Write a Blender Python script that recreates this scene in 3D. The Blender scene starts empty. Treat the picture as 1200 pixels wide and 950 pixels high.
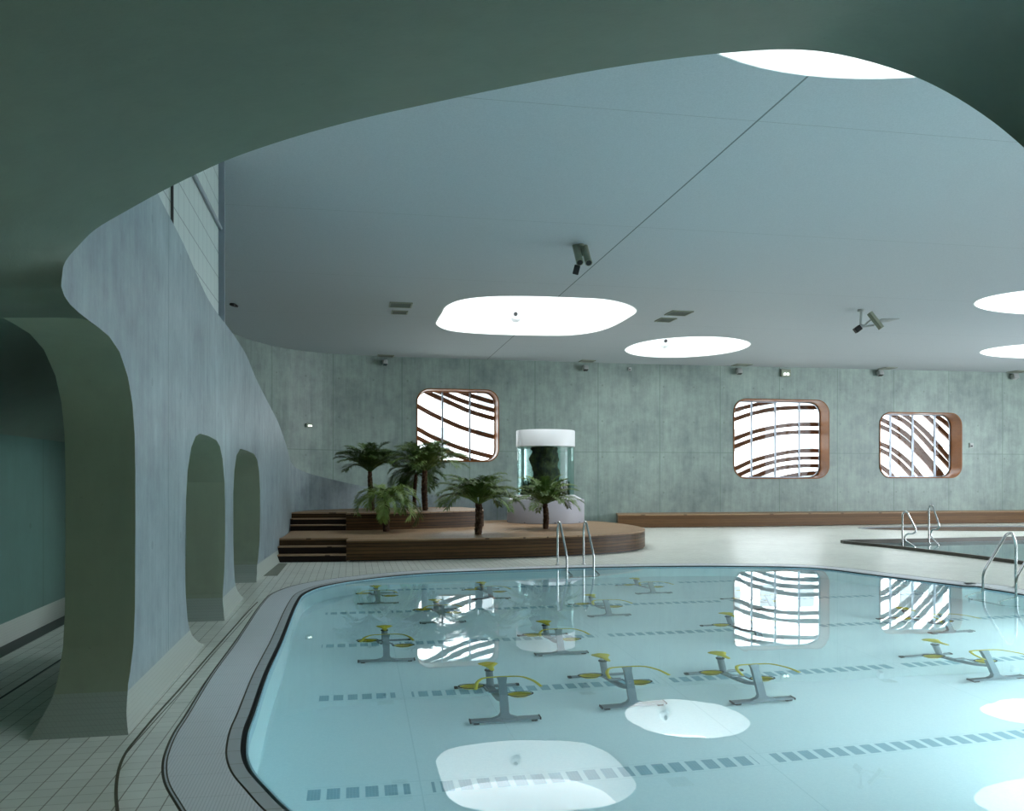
import bpy, bmesh, math, random
from mathutils import Vector, Matrix, geometry
random.seed(7)
PI = math.pi
C = bpy.context.scene.collection
sc = bpy.context.scene

# ------------------------------------------------------------------ camera constants (1200x950 frame)
F = 980.0; CX = 600.0; HY = 560.0; H = 1.65
WZ = -0.02            # water level
CZ = 5.64             # hall ceiling
PD = 1.32             # pool depth below water

def P(x, y, z=0.0):
    """point of the horizontal plane z seen at pixel x, y"""
    d = F * (H - z) / (y - HY)
    return Vector(((x - CX) / F * d, d, z))
def A(x, y, d):
    return Vector(((x - CX) / F * d, d, H - (y - HY) / F * d))
def PF(x, y, dep=PD):
    """point of the pool floor seen at x, y through the water"""
    xx = (x - CX) / F; k = math.sqrt(1 + xx * xx)
    t = k * F / (y - HY)
    s = t / math.sqrt(1 + t * t) / 1.333
    r = s / math.sqrt(1 - s * s)
    R = (H - WZ) * t + dep * r
    return Vector((xx / k * R, R / k, WZ - dep))
UX, UD = -0.187, 0.982      # depth direction of the room
VX, VD = 0.982, 0.187

# ------------------------------------------------------------------ object helpers
def mesh_obj(name, bm, mats, parent=None, smooth=None):
    me = bpy.data.meshes.new(name)
    bm.normal_update()
    bm.to_mesh(me); bm.free()
    if not isinstance(mats, (list, tuple)): mats = [mats]
    for m in mats: me.materials.append(m)
    if smooth is not None:
        for p in me.polygons: p.use_smooth = True
        me.set_sharp_from_angle(angle=math.radians(smooth))
    o = bpy.data.objects.new(name, me); C.objects.link(o)
    if parent: o.parent = parent
    return o
def empty(name, loc=(0, 0, 0), rz=0.0):
    o = bpy.data.objects.new(name, None); C.objects.link(o)
    o.location = loc; o.rotation_euler = (0, 0, rz); o.empty_display_size = .1
    return o
def tag(o, label=None, cat=None, group=None, kind=None):
    if label: o['label'] = label
    if cat: o['category'] = cat
    if group: o['group'] = group
    if kind: o['kind'] = kind
    return o
def thing(name, label, cat, loc=(0, 0, 0), rz=0.0, group=None):
    return tag(empty(name, loc, rz), label, cat, group)
def struct(name, bm, mats, smooth=None):
    o = mesh_obj(name, bm, mats, None, smooth); o['kind'] = 'structure'; return o
_kids = {}
def copy_tree(o, parent=None):
    c = o.copy(); C.objects.link(c); c.parent = parent
    for ch in [k for k in bpy.data.objects if k.parent == o]:
        copy_tree(ch, c)
    return c

def box(bm, c, s, rot=None, bev=0.0):
    r = bmesh.ops.create_cube(bm, size=1.0)
    vs = r['verts']
    bmesh.ops.scale(bm, vec=Vector(s), verts=vs)
    if bev > 0:
        es = list({e for v in vs for e in v.link_edges})
        g = bmesh.ops.bevel(bm, geom=es, offset=bev, segments=2, affect='EDGES', profile=.5)
        vs = list({v for f in g['faces'] for v in f.verts} | {v for v in vs if v.is_valid})
    if rot is not None: bmesh.ops.rotate(bm, cent=(0, 0, 0), matrix=rot, verts=vs)
    bmesh.ops.translate(bm, vec=Vector(c), verts=vs)
    return vs
def catmull(pts, n=8, closed=False):
    pts = [Vector(p) for p in pts]; out = []; N = len(pts)
    rng = range(N if closed else N - 1)
    for i in rng:
        if closed: p0, p1, p2, p3 = pts[i-1], pts[i], pts[(i+1) % N], pts[(i+2) % N]
        else:
            p1, p2 = pts[i], pts[i+1]
            p0 = pts[i-1] if i > 0 else p1 * 2 - p2
            p3 = pts[i+2] if i + 2 < N else p2 * 2 - p1
        # centripetal-ish (chordal tangents)
        d1 = max((p1 - p0).length ** .5, 1e-4); d2 = max((p2 - p1).length ** .5, 1e-4); d3 = max((p3 - p2).length ** .5, 1e-4)
        m1 = (p1 - p0) / d1 - (p2 - p0) / (d1 + d2) + (p2 - p1) / d2
        m2 = (p2 - p1) / d2 - (p3 - p1) / (d2 + d3) + (p3 - p2) / d3
        m1 *= d2; m2 *= d2
        for k in range(n):
            t = k / n
            out.append((2*t**3 - 3*t**2 + 1) * p1 + (t**3 - 2*t**2 + t) * m1 + (-2*t**3 + 3*t**2) * p2 + (t**3 - t**2) * m2)
    if not closed: out.append(pts[-1].copy())
    return out
def tube(bm, pts, r, seg=10, caps=True, closed=False):
    pts = [Vector(p) for p in pts]; n = len(pts)
    rs = r if isinstance(r, (list, tuple)) else [r] * n
    rings = []; up = None
    for i, p in enumerate(pts):
        if closed: t = (pts[(i+1) % n] - pts[i-1])
        else: t = pts[min(i+1, n-1)] - pts[max(i-1, 0)]
        t.normalize()
        if up is None:
            up = Vector((0, 0, 1)) if abs(t.z) < .9 else Vector((1, 0, 0))
        a = t.cross(up)
        if a.length < 1e-4: a = t.cross(Vector((0, 1, .3)))
        a.normalize(); b = t.cross(a).normalized(); up = b.cross(t) if b.cross(t).length > .1 else up
        up = -b
        rings.append([bm.verts.new(p + (a * math.cos(2*PI*k/seg) + b * math.sin(2*PI*k/seg)) * rs[i]) for k in range(seg)])
    m = n if closed else n - 1
    for i in range(m):
        A_, B_ = rings[i], rings[(i+1) % n]
        for k in range(seg):
            try: bm.faces.new((A_[k], A_[(k+1) % seg], B_[(k+1) % seg], B_[k]))
            except ValueError: pass
    if caps and not closed:
        bm.faces.new(rings[0][::-1]); bm.faces.new(rings[-1])
def lathe(bm, prof, seg=48, c=(0, 0, 0)):
    """prof: list of (r, z); r=0 closes"""
    c = Vector(c); rings = []
    for r, z in prof:
        if r <= 1e-6: rings.append([bm.verts.new(c + Vector((0, 0, z)))])
        else: rings.append([bm.verts.new(c + Vector((r*math.cos(2*PI*k/seg), r*math.sin(2*PI*k/seg), z))) for k in range(seg)])
    for a, b in zip(rings, rings[1:]):
        for k in range(seg):
            k2 = (k+1) % seg
            q = [a[k % len(a)], a[k2 % len(a)], b[k2 % len(b)], b[k % len(b)]]
            u = []
            for v in q:
                if v not in u: u.append(v)
            if len(u) > 2: bm.faces.new(u)
def fill_poly(bm, loops, z=0.0, flip=False):
    """flat face set with holes, loops of 2-D points"""
    L = [[Vector((p[0], p[1], 0)) for p in l] for l in loops]
    tris = geometry.tessellate_polygon(L)
    flat = [p for l in L for p in l]
    vs = [bm.verts.new((p.x, p.y, z)) for p in flat]
    for t in tris:
        a, b, c = [flat[i] for i in t]
        ar = (b - a).cross(c - a).z
        if abs(ar) < 1e-10: continue
        q = [vs[i] for i in t]
        if (ar < 0) != flip: q.reverse()
        try: bm.faces.new(q)
        except ValueError: pass
    return vs
def prism(bm, outline, z0, z1, bottom=True):
    """closed solid from a 2-D outline"""
    n = len(outline)
    ar = sum(outline[i][0]*outline[(i+1) % n][1] - outline[(i+1) % n][0]*outline[i][1] for i in range(n))
    if ar < 0: outline = outline[::-1]
    top = fill_poly(bm, [outline], z1)
    bot = fill_poly(bm, [outline], z0, flip=True)
    for i in range(n):
        j = (i+1) % n
        bm.faces.new((bot[i], bot[j], top[j], top[i]))
def offset_loop(loop, d):
    """outward (right-hand of a CCW loop) offset"""
    n = len(loop); out = []
    ar = sum(loop[i][0]*loop[(i+1) % n][1] - loop[(i+1) % n][0]*loop[i][1] for i in range(n))
    sg = 1 if ar > 0 else -1
    for i in range(n):
        t = Vector((loop[(i+1) % n][0] - loop[i-1][0], loop[(i+1) % n][1] - loop[i-1][1])).normalized()
        out.append((loop[i][0] + sg * t.y * d, loop[i][1] - sg * t.x * d))
    return out
def ring(bm, a, b, za, zb=None):
    if zb is None: zb = za
    n = len(a)
    va = [bm.verts.new((p[0], p[1], za)) for p in a]; vb = [bm.verts.new((p[0], p[1], zb)) for p in b]
    for i in range(n):
        j = (i+1) % n
        bm.faces.new((va[i], vb[i], vb[j], va[j]))
    bmesh.ops.recalc_face_normals(bm, faces=bm.faces)

# ------------------------------------------------------------------ materials
def newmat(name):
    m = bpy.data.materials.new(name); m.use_nodes = True
    nt = m.node_tree; b = nt.nodes['Principled BSDF']
    return m, nt, b
def srgb(r, g, b):
    f = lambda c: (c/255/12.92) if c/255 <= .04045 else ((c/255 + .055)/1.055)**2.4
    return (f(r), f(g), f(b), 1)
def simple(name, col, rough=.5, metal=0.0, spec=.5):
    m, nt, b = newmat(name)
    b.inputs['Base Color'].default_value = (*col[:3], 1)
    b.inputs['Roughness'].default_value = rough; b.inputs['Metallic'].default_value = metal
    b.inputs['Specular IOR Level'].default_value = spec
    return m
class N:
    """tiny node helper"""
    def __init__(s, nt): s.nt = nt
    def new(s, t, **k):
        n = s.nt.nodes.new(t)
        for a, v in k.items(): setattr(n, a, v)
        return n
    def link(s, a, b): s.nt.links.new(a, b)
    def val(s, sock, v):
        if isinstance(v, (int, float)): sock.default_value = v
        elif isinstance(v, (tuple, list, Vector)): sock.default_value = v
        else: s.link(v, sock)
    def math(s, op, a, b=None, c=None):
        n = s.new('ShaderNodeMath', operation=op)
        s.val(n.inputs[0], a)
        if b is not None: s.val(n.inputs[1], b)
        if c is not None: s.val(n.inputs[2], c)
        return n.outputs[0]
    def dot(s, v, d):
        n = s.new('ShaderNodeVectorMath', operation='DOT_PRODUCT'); s.val(n.inputs[0], v); n.inputs[1].default_value = d
        return n.outputs['Value']
    def mix(s, f, a, b):
        n = s.new('ShaderNodeMix', data_type='RGBA'); s.val(n.inputs[0], f); s.val(n.inputs[6], a); s.val(n.inputs[7], b)
        return n.outputs[2]
    def noise(s, vec, scale, detail=4, rough=.55, dist=0.0):
        n = s.new('ShaderNodeTexNoise'); s.link(vec, n.inputs['Vector'])
        n.inputs['Scale'].default_value = scale; n.inputs['Detail'].default_value = detail; n.inputs['Roughness'].default_value = rough
        n.inputs['Distortion'].default_value = dist
        return n.outputs['Fac']
    def ramp(s, f, lo, hi):
        n = s.new('ShaderNodeMapRange'); s.link(f, n.inputs[0]); n.inputs[1].default_value = lo; n.inputs[2].default_value = hi
        n.clamp = True
        return n.outputs[0]
    def pos(s): return s.new('ShaderNodeTexCoord').outputs['Object']
    def uv(s): return s.new('ShaderNodeTexCoord').outputs['UV']
    def xyz(s, v):
        n = s.new('ShaderNodeSeparateXYZ'); s.link(v, n.inputs[0]); return n.outputs
    def line(s, c, period, width, shift=0.0):
        """1 on thin lines repeating each period along coordinate c"""
        a = s.math('ADD', c, shift)
        a = s.math('PINGPONG', a, period/2)      # 0 .. period/2
        return s.math('LESS_THAN', a, width/2)
    def bump(s, h, strength, dist, bsdf, inv=False):
        n = s.new('ShaderNodeBump'); n.inputs['Strength'].default_value = strength; n.inputs['Distance'].default_value = dist
        n.invert = inv
        s.link(h, n.inputs['Height']); s.link(n.outputs[0], bsdf.inputs['Normal'])

CONC = (0.27, 0.335, 0.315)
def concrete(name, col=CONC, joints=True, tiles_below=0.0, rough=.42, amp=.22, jx=2.25, jshift=0.0, jz=2.52):
    m, nt, b = newmat(name); n = N(nt)
    p = n.pos(); uv = n.uv()
    big = n.noise(p, .55, 5, .6); mid = n.noise(p, 3.0, 6, .7); fine = n.noise(p, 28, 4, .7)
    mp = n.new('ShaderNodeMapping'); n.link(p, mp.inputs[0]); mp.inputs['Scale'].default_value = (5, 5, .55)
    streak = n.noise(mp.outputs[0], 1.6, 5, .65)
    f = n.math('ADD', n.math('MULTIPLY', big, .45), n.math('MULTIPLY', mid, .3))
    f = n.math('ADD', f, n.math('MULTIPLY', streak, .25))
    f = n.ramp(f, .36, .66)
    c = n.mix(f, (col[0]*(1-amp), col[1]*(1-amp), col[2]*(1-amp*.9), 1), (col[0]*(1+amp*.55), col[1]*(1+amp*.5), col[2]*(1+amp*.5), 1))
    pits = n.ramp(fine, .66, .72)
    c = n.mix(n.math('MULTIPLY', pits, .35), c, (col[0]*.55, col[1]*.55, col[2]*.55, 1))
    if joints:
        u = n.xyz(uv); s_, z_ = u[0], u[1]
        l1 = n.line(s_, jx, .028, jshift); l2 = n.line(n.math('SUBTRACT', z_, jz), 6.0, .022)
        l = n.math('MAXIMUM', l1, l2)
        # rebar-tie dots on a regular grid
        a = n.math('PINGPONG', n.math('ADD', s_, .55), .56); bb = n.math('PINGPONG', n.math('ADD', z_, .1), .62)
        d = n.math('SQRT', n.math('ADD', n.math('MULTIPLY', a, a), n.math('MULTIPLY', bb, bb)))
        dots = n.math('LESS_THAN', d, .032)
        c = n.mix(n.math('MULTIPLY', l, .6), c, (col[0]*.4, col[1]*.5, col[2]*.45, 1))
        c = n.mix(n.math('MULTIPLY', dots, .5), c, (col[0]*.5, col[1]*.52, col[2]*.5, 1))
    if tiles_below > 0:
        x = n.xyz(p); zz = x[2]
        along = n.dot(p, (UX, UD, 0)); acr = n.dot(p, (VX, VD, 0))
        msk = n.math('LESS_THAN', zz, tiles_below)
        gl = n.math('MAXIMUM', n.line(n.math('ADD', along, acr), .028, .004), n.line(zz, .028, .004))
        tc = n.mix(n.math('MULTIPLY', gl, .4), (.38, .43, .385, 1), (.26, .30, .26, 1))
        c = n.mix(msk, c, tc)
    n.link(c, b.inputs['Base Color'])
    b.inputs['Roughness'].default_value = rough
    b.inputs['Specular IOR Level'].default_value = .35
    h = n.math('ADD', n.math('MULTIPLY', mid, .7), n.math('MULTIPLY', fine, .3))
    n.bump(h, .25, .01, b)
    return m
M = {}
M['wall'] = concrete('board_cast_concrete', joints=True)
M['shell'] = concrete('shell_concrete', col=(.25, .325, .335), joints=True, tiles_below=.22, jz=6, jx=3.4, amp=.5)
M['soffit'] = concrete('shaded_soffit_concrete', col=(.135, .18, .138), joints=False, amp=.14)  # same concrete, with the foreground's dark green shade put into the colour
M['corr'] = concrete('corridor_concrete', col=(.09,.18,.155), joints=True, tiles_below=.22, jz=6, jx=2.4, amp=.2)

def ceiling_mat():
    m, nt, b = newmat('painted_plaster_ceiling'); n = N(nt); p = n.pos()
    w = n.dot(p, (-.18/1.016, 1/1.016, 0)); v = n.dot(p, (VX, VD, 0))
    w2 = n.math('ADD', w, -8.72 + 4.02*10)
    l1 = n.line(w2, 4.02, .012)
    v0 = 2.93*VX + 8.36*VD
    l2 = n.math('LESS_THAN', n.math('ABSOLUTE', n.math('SUBTRACT', v, v0)), .012)
    g = n.noise(p, 60, 2, .6)
    c = n.mix(n.ramp(g, .3, .7), (.46, .50, .53, 1), (.53, .57, .60, 1))
    c = n.mix(n.math('MULTIPLY', l1, .45), c, (.2, .23, .22, 1))
    c = n.mix(n.math('MULTIPLY', l2, .8), c, (.1, .12, .12, 1))
    n.link(c, b.inputs['Base Color']); b.inputs['Roughness'].default_value = .8
    b.inputs['Specular IOR Level'].default_value = .2
    return m
M['ceil'] = ceiling_mat()
def deck_mat():
    m, nt, b = newmat('square_floor_tiles'); n = N(nt); p = n.pos()
    u = n.dot(p, (UX, UD, 0)); v = n.dot(p, (VX, VD, 0))
    T = .1175
    g1 = n.line(v, T, .0065); g2 = n.line(u, T, .005)
    j = n.line(u, T*20, .012, .55)
    vec = n.new('ShaderNodeCombineXYZ')
    n.link(n.math('FLOOR', n.math('DIVIDE', u, T)), vec.inputs[0]); n.link(n.math('FLOOR', n.math('DIVIDE', v, T)), vec.inputs[1])
    wn = n.new('ShaderNodeTexWhiteNoise'); n.link(vec.outputs[0], wn.inputs[0])
    c = n.mix(wn.outputs[0], (.80, .82, .74, 1), (.88, .90, .82, 1))
    dirt = n.noise(p, .6, 4, .6)
    c = n.mix(n.math('MULTIPLY', n.ramp(dirt, .45, .75), .25), c, (.45, .45, .40, 1))
    gr = (.17, .16, .09, 1)
    c = n.mix(n.math('MULTIPLY', g2, .5), c, gr)
    c = n.mix(n.math('MULTIPLY', g1, .8), c, gr)
    c = n.mix(n.math('MULTIPLY', j, .5), c, gr)
    n.link(c, b.inputs['Base Color'])
    b.inputs['Roughness'].default_value = .33; b.inputs['Specular IOR Level'].default_value = .5
    n.bump(n.math('MAXIMUM', g1, g2), .4, .002, b, inv=True)
    return m
M['deck'] = deck_mat()
def grating_mat():
    m, nt, b = newmat('gutter_grating'); n = N(nt); p = n.pos()
    u = n.dot(p, (UX, UD, 0)); v = n.dot(p, (VX, VD, 0))
    g = n.line(v, .018, .006); g2 = n.line(u, .35, .006)
    c = n.mix(n.math('MULTIPLY', g, .4), (.82, .85, .87, 1), (.5, .53, .55, 1))
    c = n.mix(n.math('MULTIPLY', g2, .25), c, (.25, .27, .28, 1))
    n.link(c, b.inputs['Base Color']); b.inputs['Roughness'].default_value = .45
    return m
M['grating'] = grating_mat()
def border_mat():
    m, nt, b = newmat('pool_border_tiles'); n = N(nt); p = n.pos()
    u = n.dot(p, (UX, UD, 0)); v = n.dot(p, (VX, VD, 0))
    c = n.mix(n.math('MULTIPLY', n.line(u, .24, .008), .7), (.52, .56, .57, 1), (.25, .26, .2, 1))
    n.link(c, b.inputs['Base Color']); b.inputs['Roughness'].default_value = .35
    return m
M['border'] = border_mat()
M['slot'] = simple('dark_slot', (.012, .018, .018), .5)
M['joint'] = simple('drain_joint', (.10, .10, .06), .6)
def pool_floor_mat():
    m, nt, b = newmat('pool_floor_lining'); n = N(nt); p = n.pos()
    x = n.xyz(p)
    w = n.dot(p, (-.18/1.016, 1/1.016, 0)); v = n.dot(p, (VX, VD, 0)); o = n.dot(p, (1, .2, 0))
    # lane rows each ROW along w
    R0, RS = 5.83, 2.06
    row = n.math('PINGPONG', n.math('ADD', w, -R0 + RS*10), RS/2)
    inrow = n.math('LESS_THAN', row, .083)
    da = n.math('PINGPONG', v, .065)
    dash = n.math('LESS_THAN', da, .045)
    grp = n.math('GREATER_THAN', n.math('PINGPONG', n.math('ADD', v, -.467 + 25.6), 1.28), .075)
    lim = n.math('GREATER_THAN', o, -.27)
    msk = n.math('MULTIPLY', n.math('MULTIPLY', inrow, dash), n.math('MULTIPLY', grp, lim))
    g = n.noise(p, 45, 3, .7)
    c = n.mix(n.ramp(g, .3, .7), (.66, .87, .92, 1), (.72, .92, .96, 1))
    edge = n.math('MULTIPLY', n.math('LESS_THAN', n.math('ABSOLUTE', n.math('SUBTRACT', row, .11)), .004), lim)
    seam = n.math('LESS_THAN', n.math('PINGPONG', n.math('ADD', v, -.467 + 25.6), 1.28), .005)
    c = n.mix(n.math('MULTIPLY', n.math('MAXIMUM', edge, seam), .25), c, (.3, .55, .6, 1))
    dcol = n.mix(n.math('MAXIMUM', n.line(v, .0217, .003), n.line(w, .0217, .003)), (.24, .46, .56, 1), (.34, .58, .66, 1))
    c = n.mix(n.math('MULTIPLY', msk, .92), c, dcol)
    n.link(c, b.inputs['Base Color']); b.inputs['Roughness'].default_value = .7
    return m
M['pfloor'] = pool_floor_mat()
def pool_wall_mat():
    m, nt, b = newmat('pool_wall_tiles'); n = N(nt); p = n.pos(); uv = n.xyz(n.uv())
    g = n.math('MAXIMUM', n.line(uv[0], .125, .008), n.line(uv[1], .25, .008))
    top = n.math('GREATER_THAN', n.xyz(p)[2], WZ - .26)
    c = n.mix(top, (.60, .86, .90, 1), (.42, .70, .80, 1))
    c = n.mix(n.math('MULTIPLY', n.math('MULTIPLY', g, top), .35), c, (.16, .34, .42, 1))
    n.link(c, b.inputs['Base Color']); b.inputs['Roughness'].default_value = .5
    return m
M['pwall'] = pool_wall_mat()
def water_mat(name, ripple=.0012, tint=(.97, 1.0, 1.0), scale=1.6):
    m, nt, b = newmat(name); n = N(nt); p = n.pos()
    b.inputs['Base Color'].default_value = (*tint, 1)
    b.inputs['Roughness'].default_value = 0.0; b.inputs['IOR'].default_value = 1.333
    b.inputs['Transmission Weight'].default_value = 1.0
    h = n.noise(p, scale, 2, .4)
    n.bump(h, ripple, .6, b)
    return m
M['water'] = water_mat('pool_water')
M['steel'] = simple('polished_steel', (.62, .64, .63), .16, 1.0)
M['alu'] = simple('brushed_aluminium', (.24, .30, .33), .35, .6)
M['yellow'] = simple('yellow_plastic', (.62, .56, .03), .45)
M['black'] = simple('black_rubber', (.012, .013, .014), .5)
M['white'] = simple('white_lacquer', (.80, .82, .83), .35)
M['offwhite'] = simple('pale_lilac_grey_paint', (.38, .38, .42), .5)
M['plaster'] = simple('white_shaft_plaster', (.94, .95, .94), .8)
def wood_mat(name, c1, c2, axis, board=.1, gap=.006, rough=.45, stretch=(.6, .6, 14)):
    m, nt, b = newmat(name); n = N(nt); p = n.pos()
    mp = n.new('ShaderNodeMapping'); n.link(p, mp.inputs[0]); mp.inputs['Scale'].default_value = stretch
    gr = n.noise(mp.outputs[0], 2.2, 6, .65, .4)
    d = n.dot(p, axis) if not isinstance(axis, str) else None
    cell = n.math('FLOOR', n.math('DIVIDE', d, board))
    wn = n.new('ShaderNodeTexWhiteNoise', noise_dimensions='1D'); n.link(cell, wn.inputs['W'])
    f = n.math('ADD', n.math('MULTIPLY', n.ramp(gr, .3, .7), .6), n.math('MULTIPLY', wn.outputs[0], .4))
    c = n.mix(f, (*c1, 1), (*c2, 1))
    l = n.line(d, board, gap)
    c = n.mix(n.math('MULTIPLY', l, .85), c, (c1[0]*.25, c1[1]*.25, c1[2]*.25, 1))
    n.link(c, b.inputs['Base Color']); b.inputs['Roughness'].default_value = rough
    n.bump(l, .5, .004, b, inv=True); b.inputs['Specular IOR Level'].default_value = .22
    return m
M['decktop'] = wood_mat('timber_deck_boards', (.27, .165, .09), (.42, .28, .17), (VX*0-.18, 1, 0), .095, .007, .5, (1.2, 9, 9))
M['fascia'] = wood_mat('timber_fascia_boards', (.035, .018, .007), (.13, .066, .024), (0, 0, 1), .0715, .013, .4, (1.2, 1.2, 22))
M['benchwood'] = wood_mat('timber_bench_boards', (.085, .045, .02), (.17, .09, .038), (0, 0, 1), .072, .004, .45, (.8, .8, 20))
M['lining'] = wood_mat('orange_wood_lining', (.19, .06, .010), (.28, .10, .02), (0, 0, 1), 5.0, .0001, .4, (2, 2, 6))
M['slat'] = wood_mat('larch_slat', (.07, .026, .010), (.125, .05, .018), (0, 0, 1), 5.0, .0001, .6, (2, 2, 12))
M['mullion'] = simple('grey_mullion_metal', (.26, .29, .33), .35, .4)
def glass_mat(name, tint, gl=.08):
    m, nt, b = newmat(name); n = N(nt); out = nt.nodes['Material Output']
    nt.nodes.remove(b)
    tr = n.new('ShaderNodeBsdfTransparent'); tr.inputs[0].default_value = (*tint, 1)
    gs = n.new('ShaderNodeBsdfGlossy'); gs.inputs['Roughness'].default_value = .02
    fr = n.new('ShaderNodeFresnel'); fr.inputs['IOR'].default_value = 1.45
    mx = n.new('ShaderNodeMixShader'); n.link(n.math('MINIMUM', n.math('MULTIPLY', fr.outputs[0], .5), .5), mx.inputs[0])
    n.link(tr.outputs[0], mx.inputs[1]); n.link(gs.outputs[0], mx.inputs[2]); n.link(mx.outputs[0], out.inputs[0])
    return m
M['glass'] = glass_mat('clear_window_glass', (.96, .98, .98))
M['tankglass'] = glass_mat('pale_green_tank_glass', (.76, .93, .90))
def frosted_mat():
    m, nt, b = newmat('frosted_channel_glass'); n = N(nt)
    u = n.xyz(n.uv()); s_, z_ = u[0], u[1]
    l1 = n.line(n.math('SUBTRACT', z_, 4.78), .31, .013)
    l2 = n.line(n.math('SUBTRACT', s_, 0.0), .28, .03)
    c = n.mix(n.math('MULTIPLY', l2, .45), (.50, .57, .54, 1), (.24, .29, .31, 1))
    c = n.mix(n.math('MULTIPLY', l1, .85), c, (.1, .14, .14, 1))
    n.link(c, b.inputs['Base Color']); b.inputs['Roughness'].default_value = .35
    return m
M['frosted'] = frosted_mat()
M['ochre'] = simple('olive_grey_enamel', (.24, .27, .20), .45)
M['ventm'] = simple('grey_green_grille', (.16, .18, .15), .5)
M['ventd'] = simple('dark_grille_gap', (.035, .04, .035), .6)
M['fixture'] = simple('pale_grey_fixture', (.42, .44, .43), .5)
M['facade'] = simple('pale_render_facade', (.72, .74, .72), .8)
M['fglass'] = simple('facade_window_glass', (.16, .18, .18), .3)
M['ground'] = simple('pale_paving', (.45, .46, .43), .9)
def emis(name, col, s):
    m, nt, b = newmat(name); b.inputs['Emission Color'].default_value = (*col, 1); b.inputs['Emission Strength'].default_value = s
    b.inputs['Base Color'].default_value = (*col, 1)
    return m
M['skypane'] = emis('daylit_diffusing_pane', (.93, .97, 1.0), 1.75)
M['lamp'] = emis('lit_lamp_lens', (.85, 1, .9), 1.5)

# ------------------------------------------------------------------ plan curves
wall_pts = [(-2.4, -4.8), (-4.36, 5.0), (-5.36, 10.0), (-6.36, 15.0), (-7.3, 19.7), (-7.62, 21.4), (-7.72, 22.8), (-7.5, 24.4), (-7.0, 25.7), (-5.99, 26.7), (-4.4, 27.4),
            (-2.3, 27.85), (0, 28.3), (2.96, 28.95), (5.41, 29.42), (9.6, 30.1), (15, 30.98), (19.35, 31.7), (25, 32.6)]
def polylen(pts):
    s = [0]
    for a, b in zip(pts, pts[1:]): s.append(s[-1] + (Vector(b) - Vector(a)).length)
    return s
class Path:
    def __init__(self, pts):
        self.p = [Vector((q[0], q[1])) for q in pts]; self.s = polylen(self.p)
    def at(self, s):
        s0 = self.s
        if s <= 0: i = 0
        elif s >= s0[-1]: i = len(s0) - 2
        else:
            lo, hi = 0, len(s0) - 1
            while hi - lo > 1:
                m = (lo + hi)//2
                if s0[m] <= s: lo = m
                else: hi = m
            i = lo
        t = (s - s0[i]) / (s0[i+1] - s0[i])
        return self.p[i].lerp(self.p[i+1], t)
    def tan(self, s):
        return (self.at(s + .05) - self.at(s - .05)).normalized()
    def nrm(self, s):       # left of travel
        t = self.tan(s); return Vector((-t.y, t.x))
    def s_of_ray(self, x, off=0.0):
        """arc position where the camera ray through pixel column x meets the path (offset to the left)"""
        k = (x - CX)/F; best = None
        prev = None; N_ = 3000
        for i in range(N_ + 1):
            s = self.s[-1]*i/N_
            q = self.at(s) + (self.nrm(s)*off if off else Vector((0, 0)))
            v = q.x - k*q.y
            if prev is not None and prev[1]*v <= 0 and q.y > 4:
                best = prev[0] + (s - prev[0])*abs(prev[1])/(abs(prev[1]) + abs(v) + 1e-12)
            prev = (s, v)
        return best
WP = Path(catmull(wall_pts, 10))

def strip_wall(bm, path, s0, s1, z0, z1, off=0.0, step=.5, flip=False):
    uvl = bm.loops.layers.uv.verify()
    n = max(1, int(math.ceil((s1 - s0)/step)))
    prev = None
    for i in range(n + 1):
        s = s0 + (s1 - s0)*i/n; q = path.at(s) + path.nrm(s)*off
        cur = (bm.verts.new((q.x, q.y, z0)), bm.verts.new((q.x, q.y, z1)), s)
        if prev:
            f = bm.faces.new((prev[0], cur[0], cur[1], prev[1]) if flip else (prev[0], prev[1], cur[1], cur[0]))
            for l in f.loops:
                sv = prev[2] if l.vert in prev[:2] else cur[2]
                l[uvl].uv = (sv, l.vert.co.z)
        prev = cur

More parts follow.
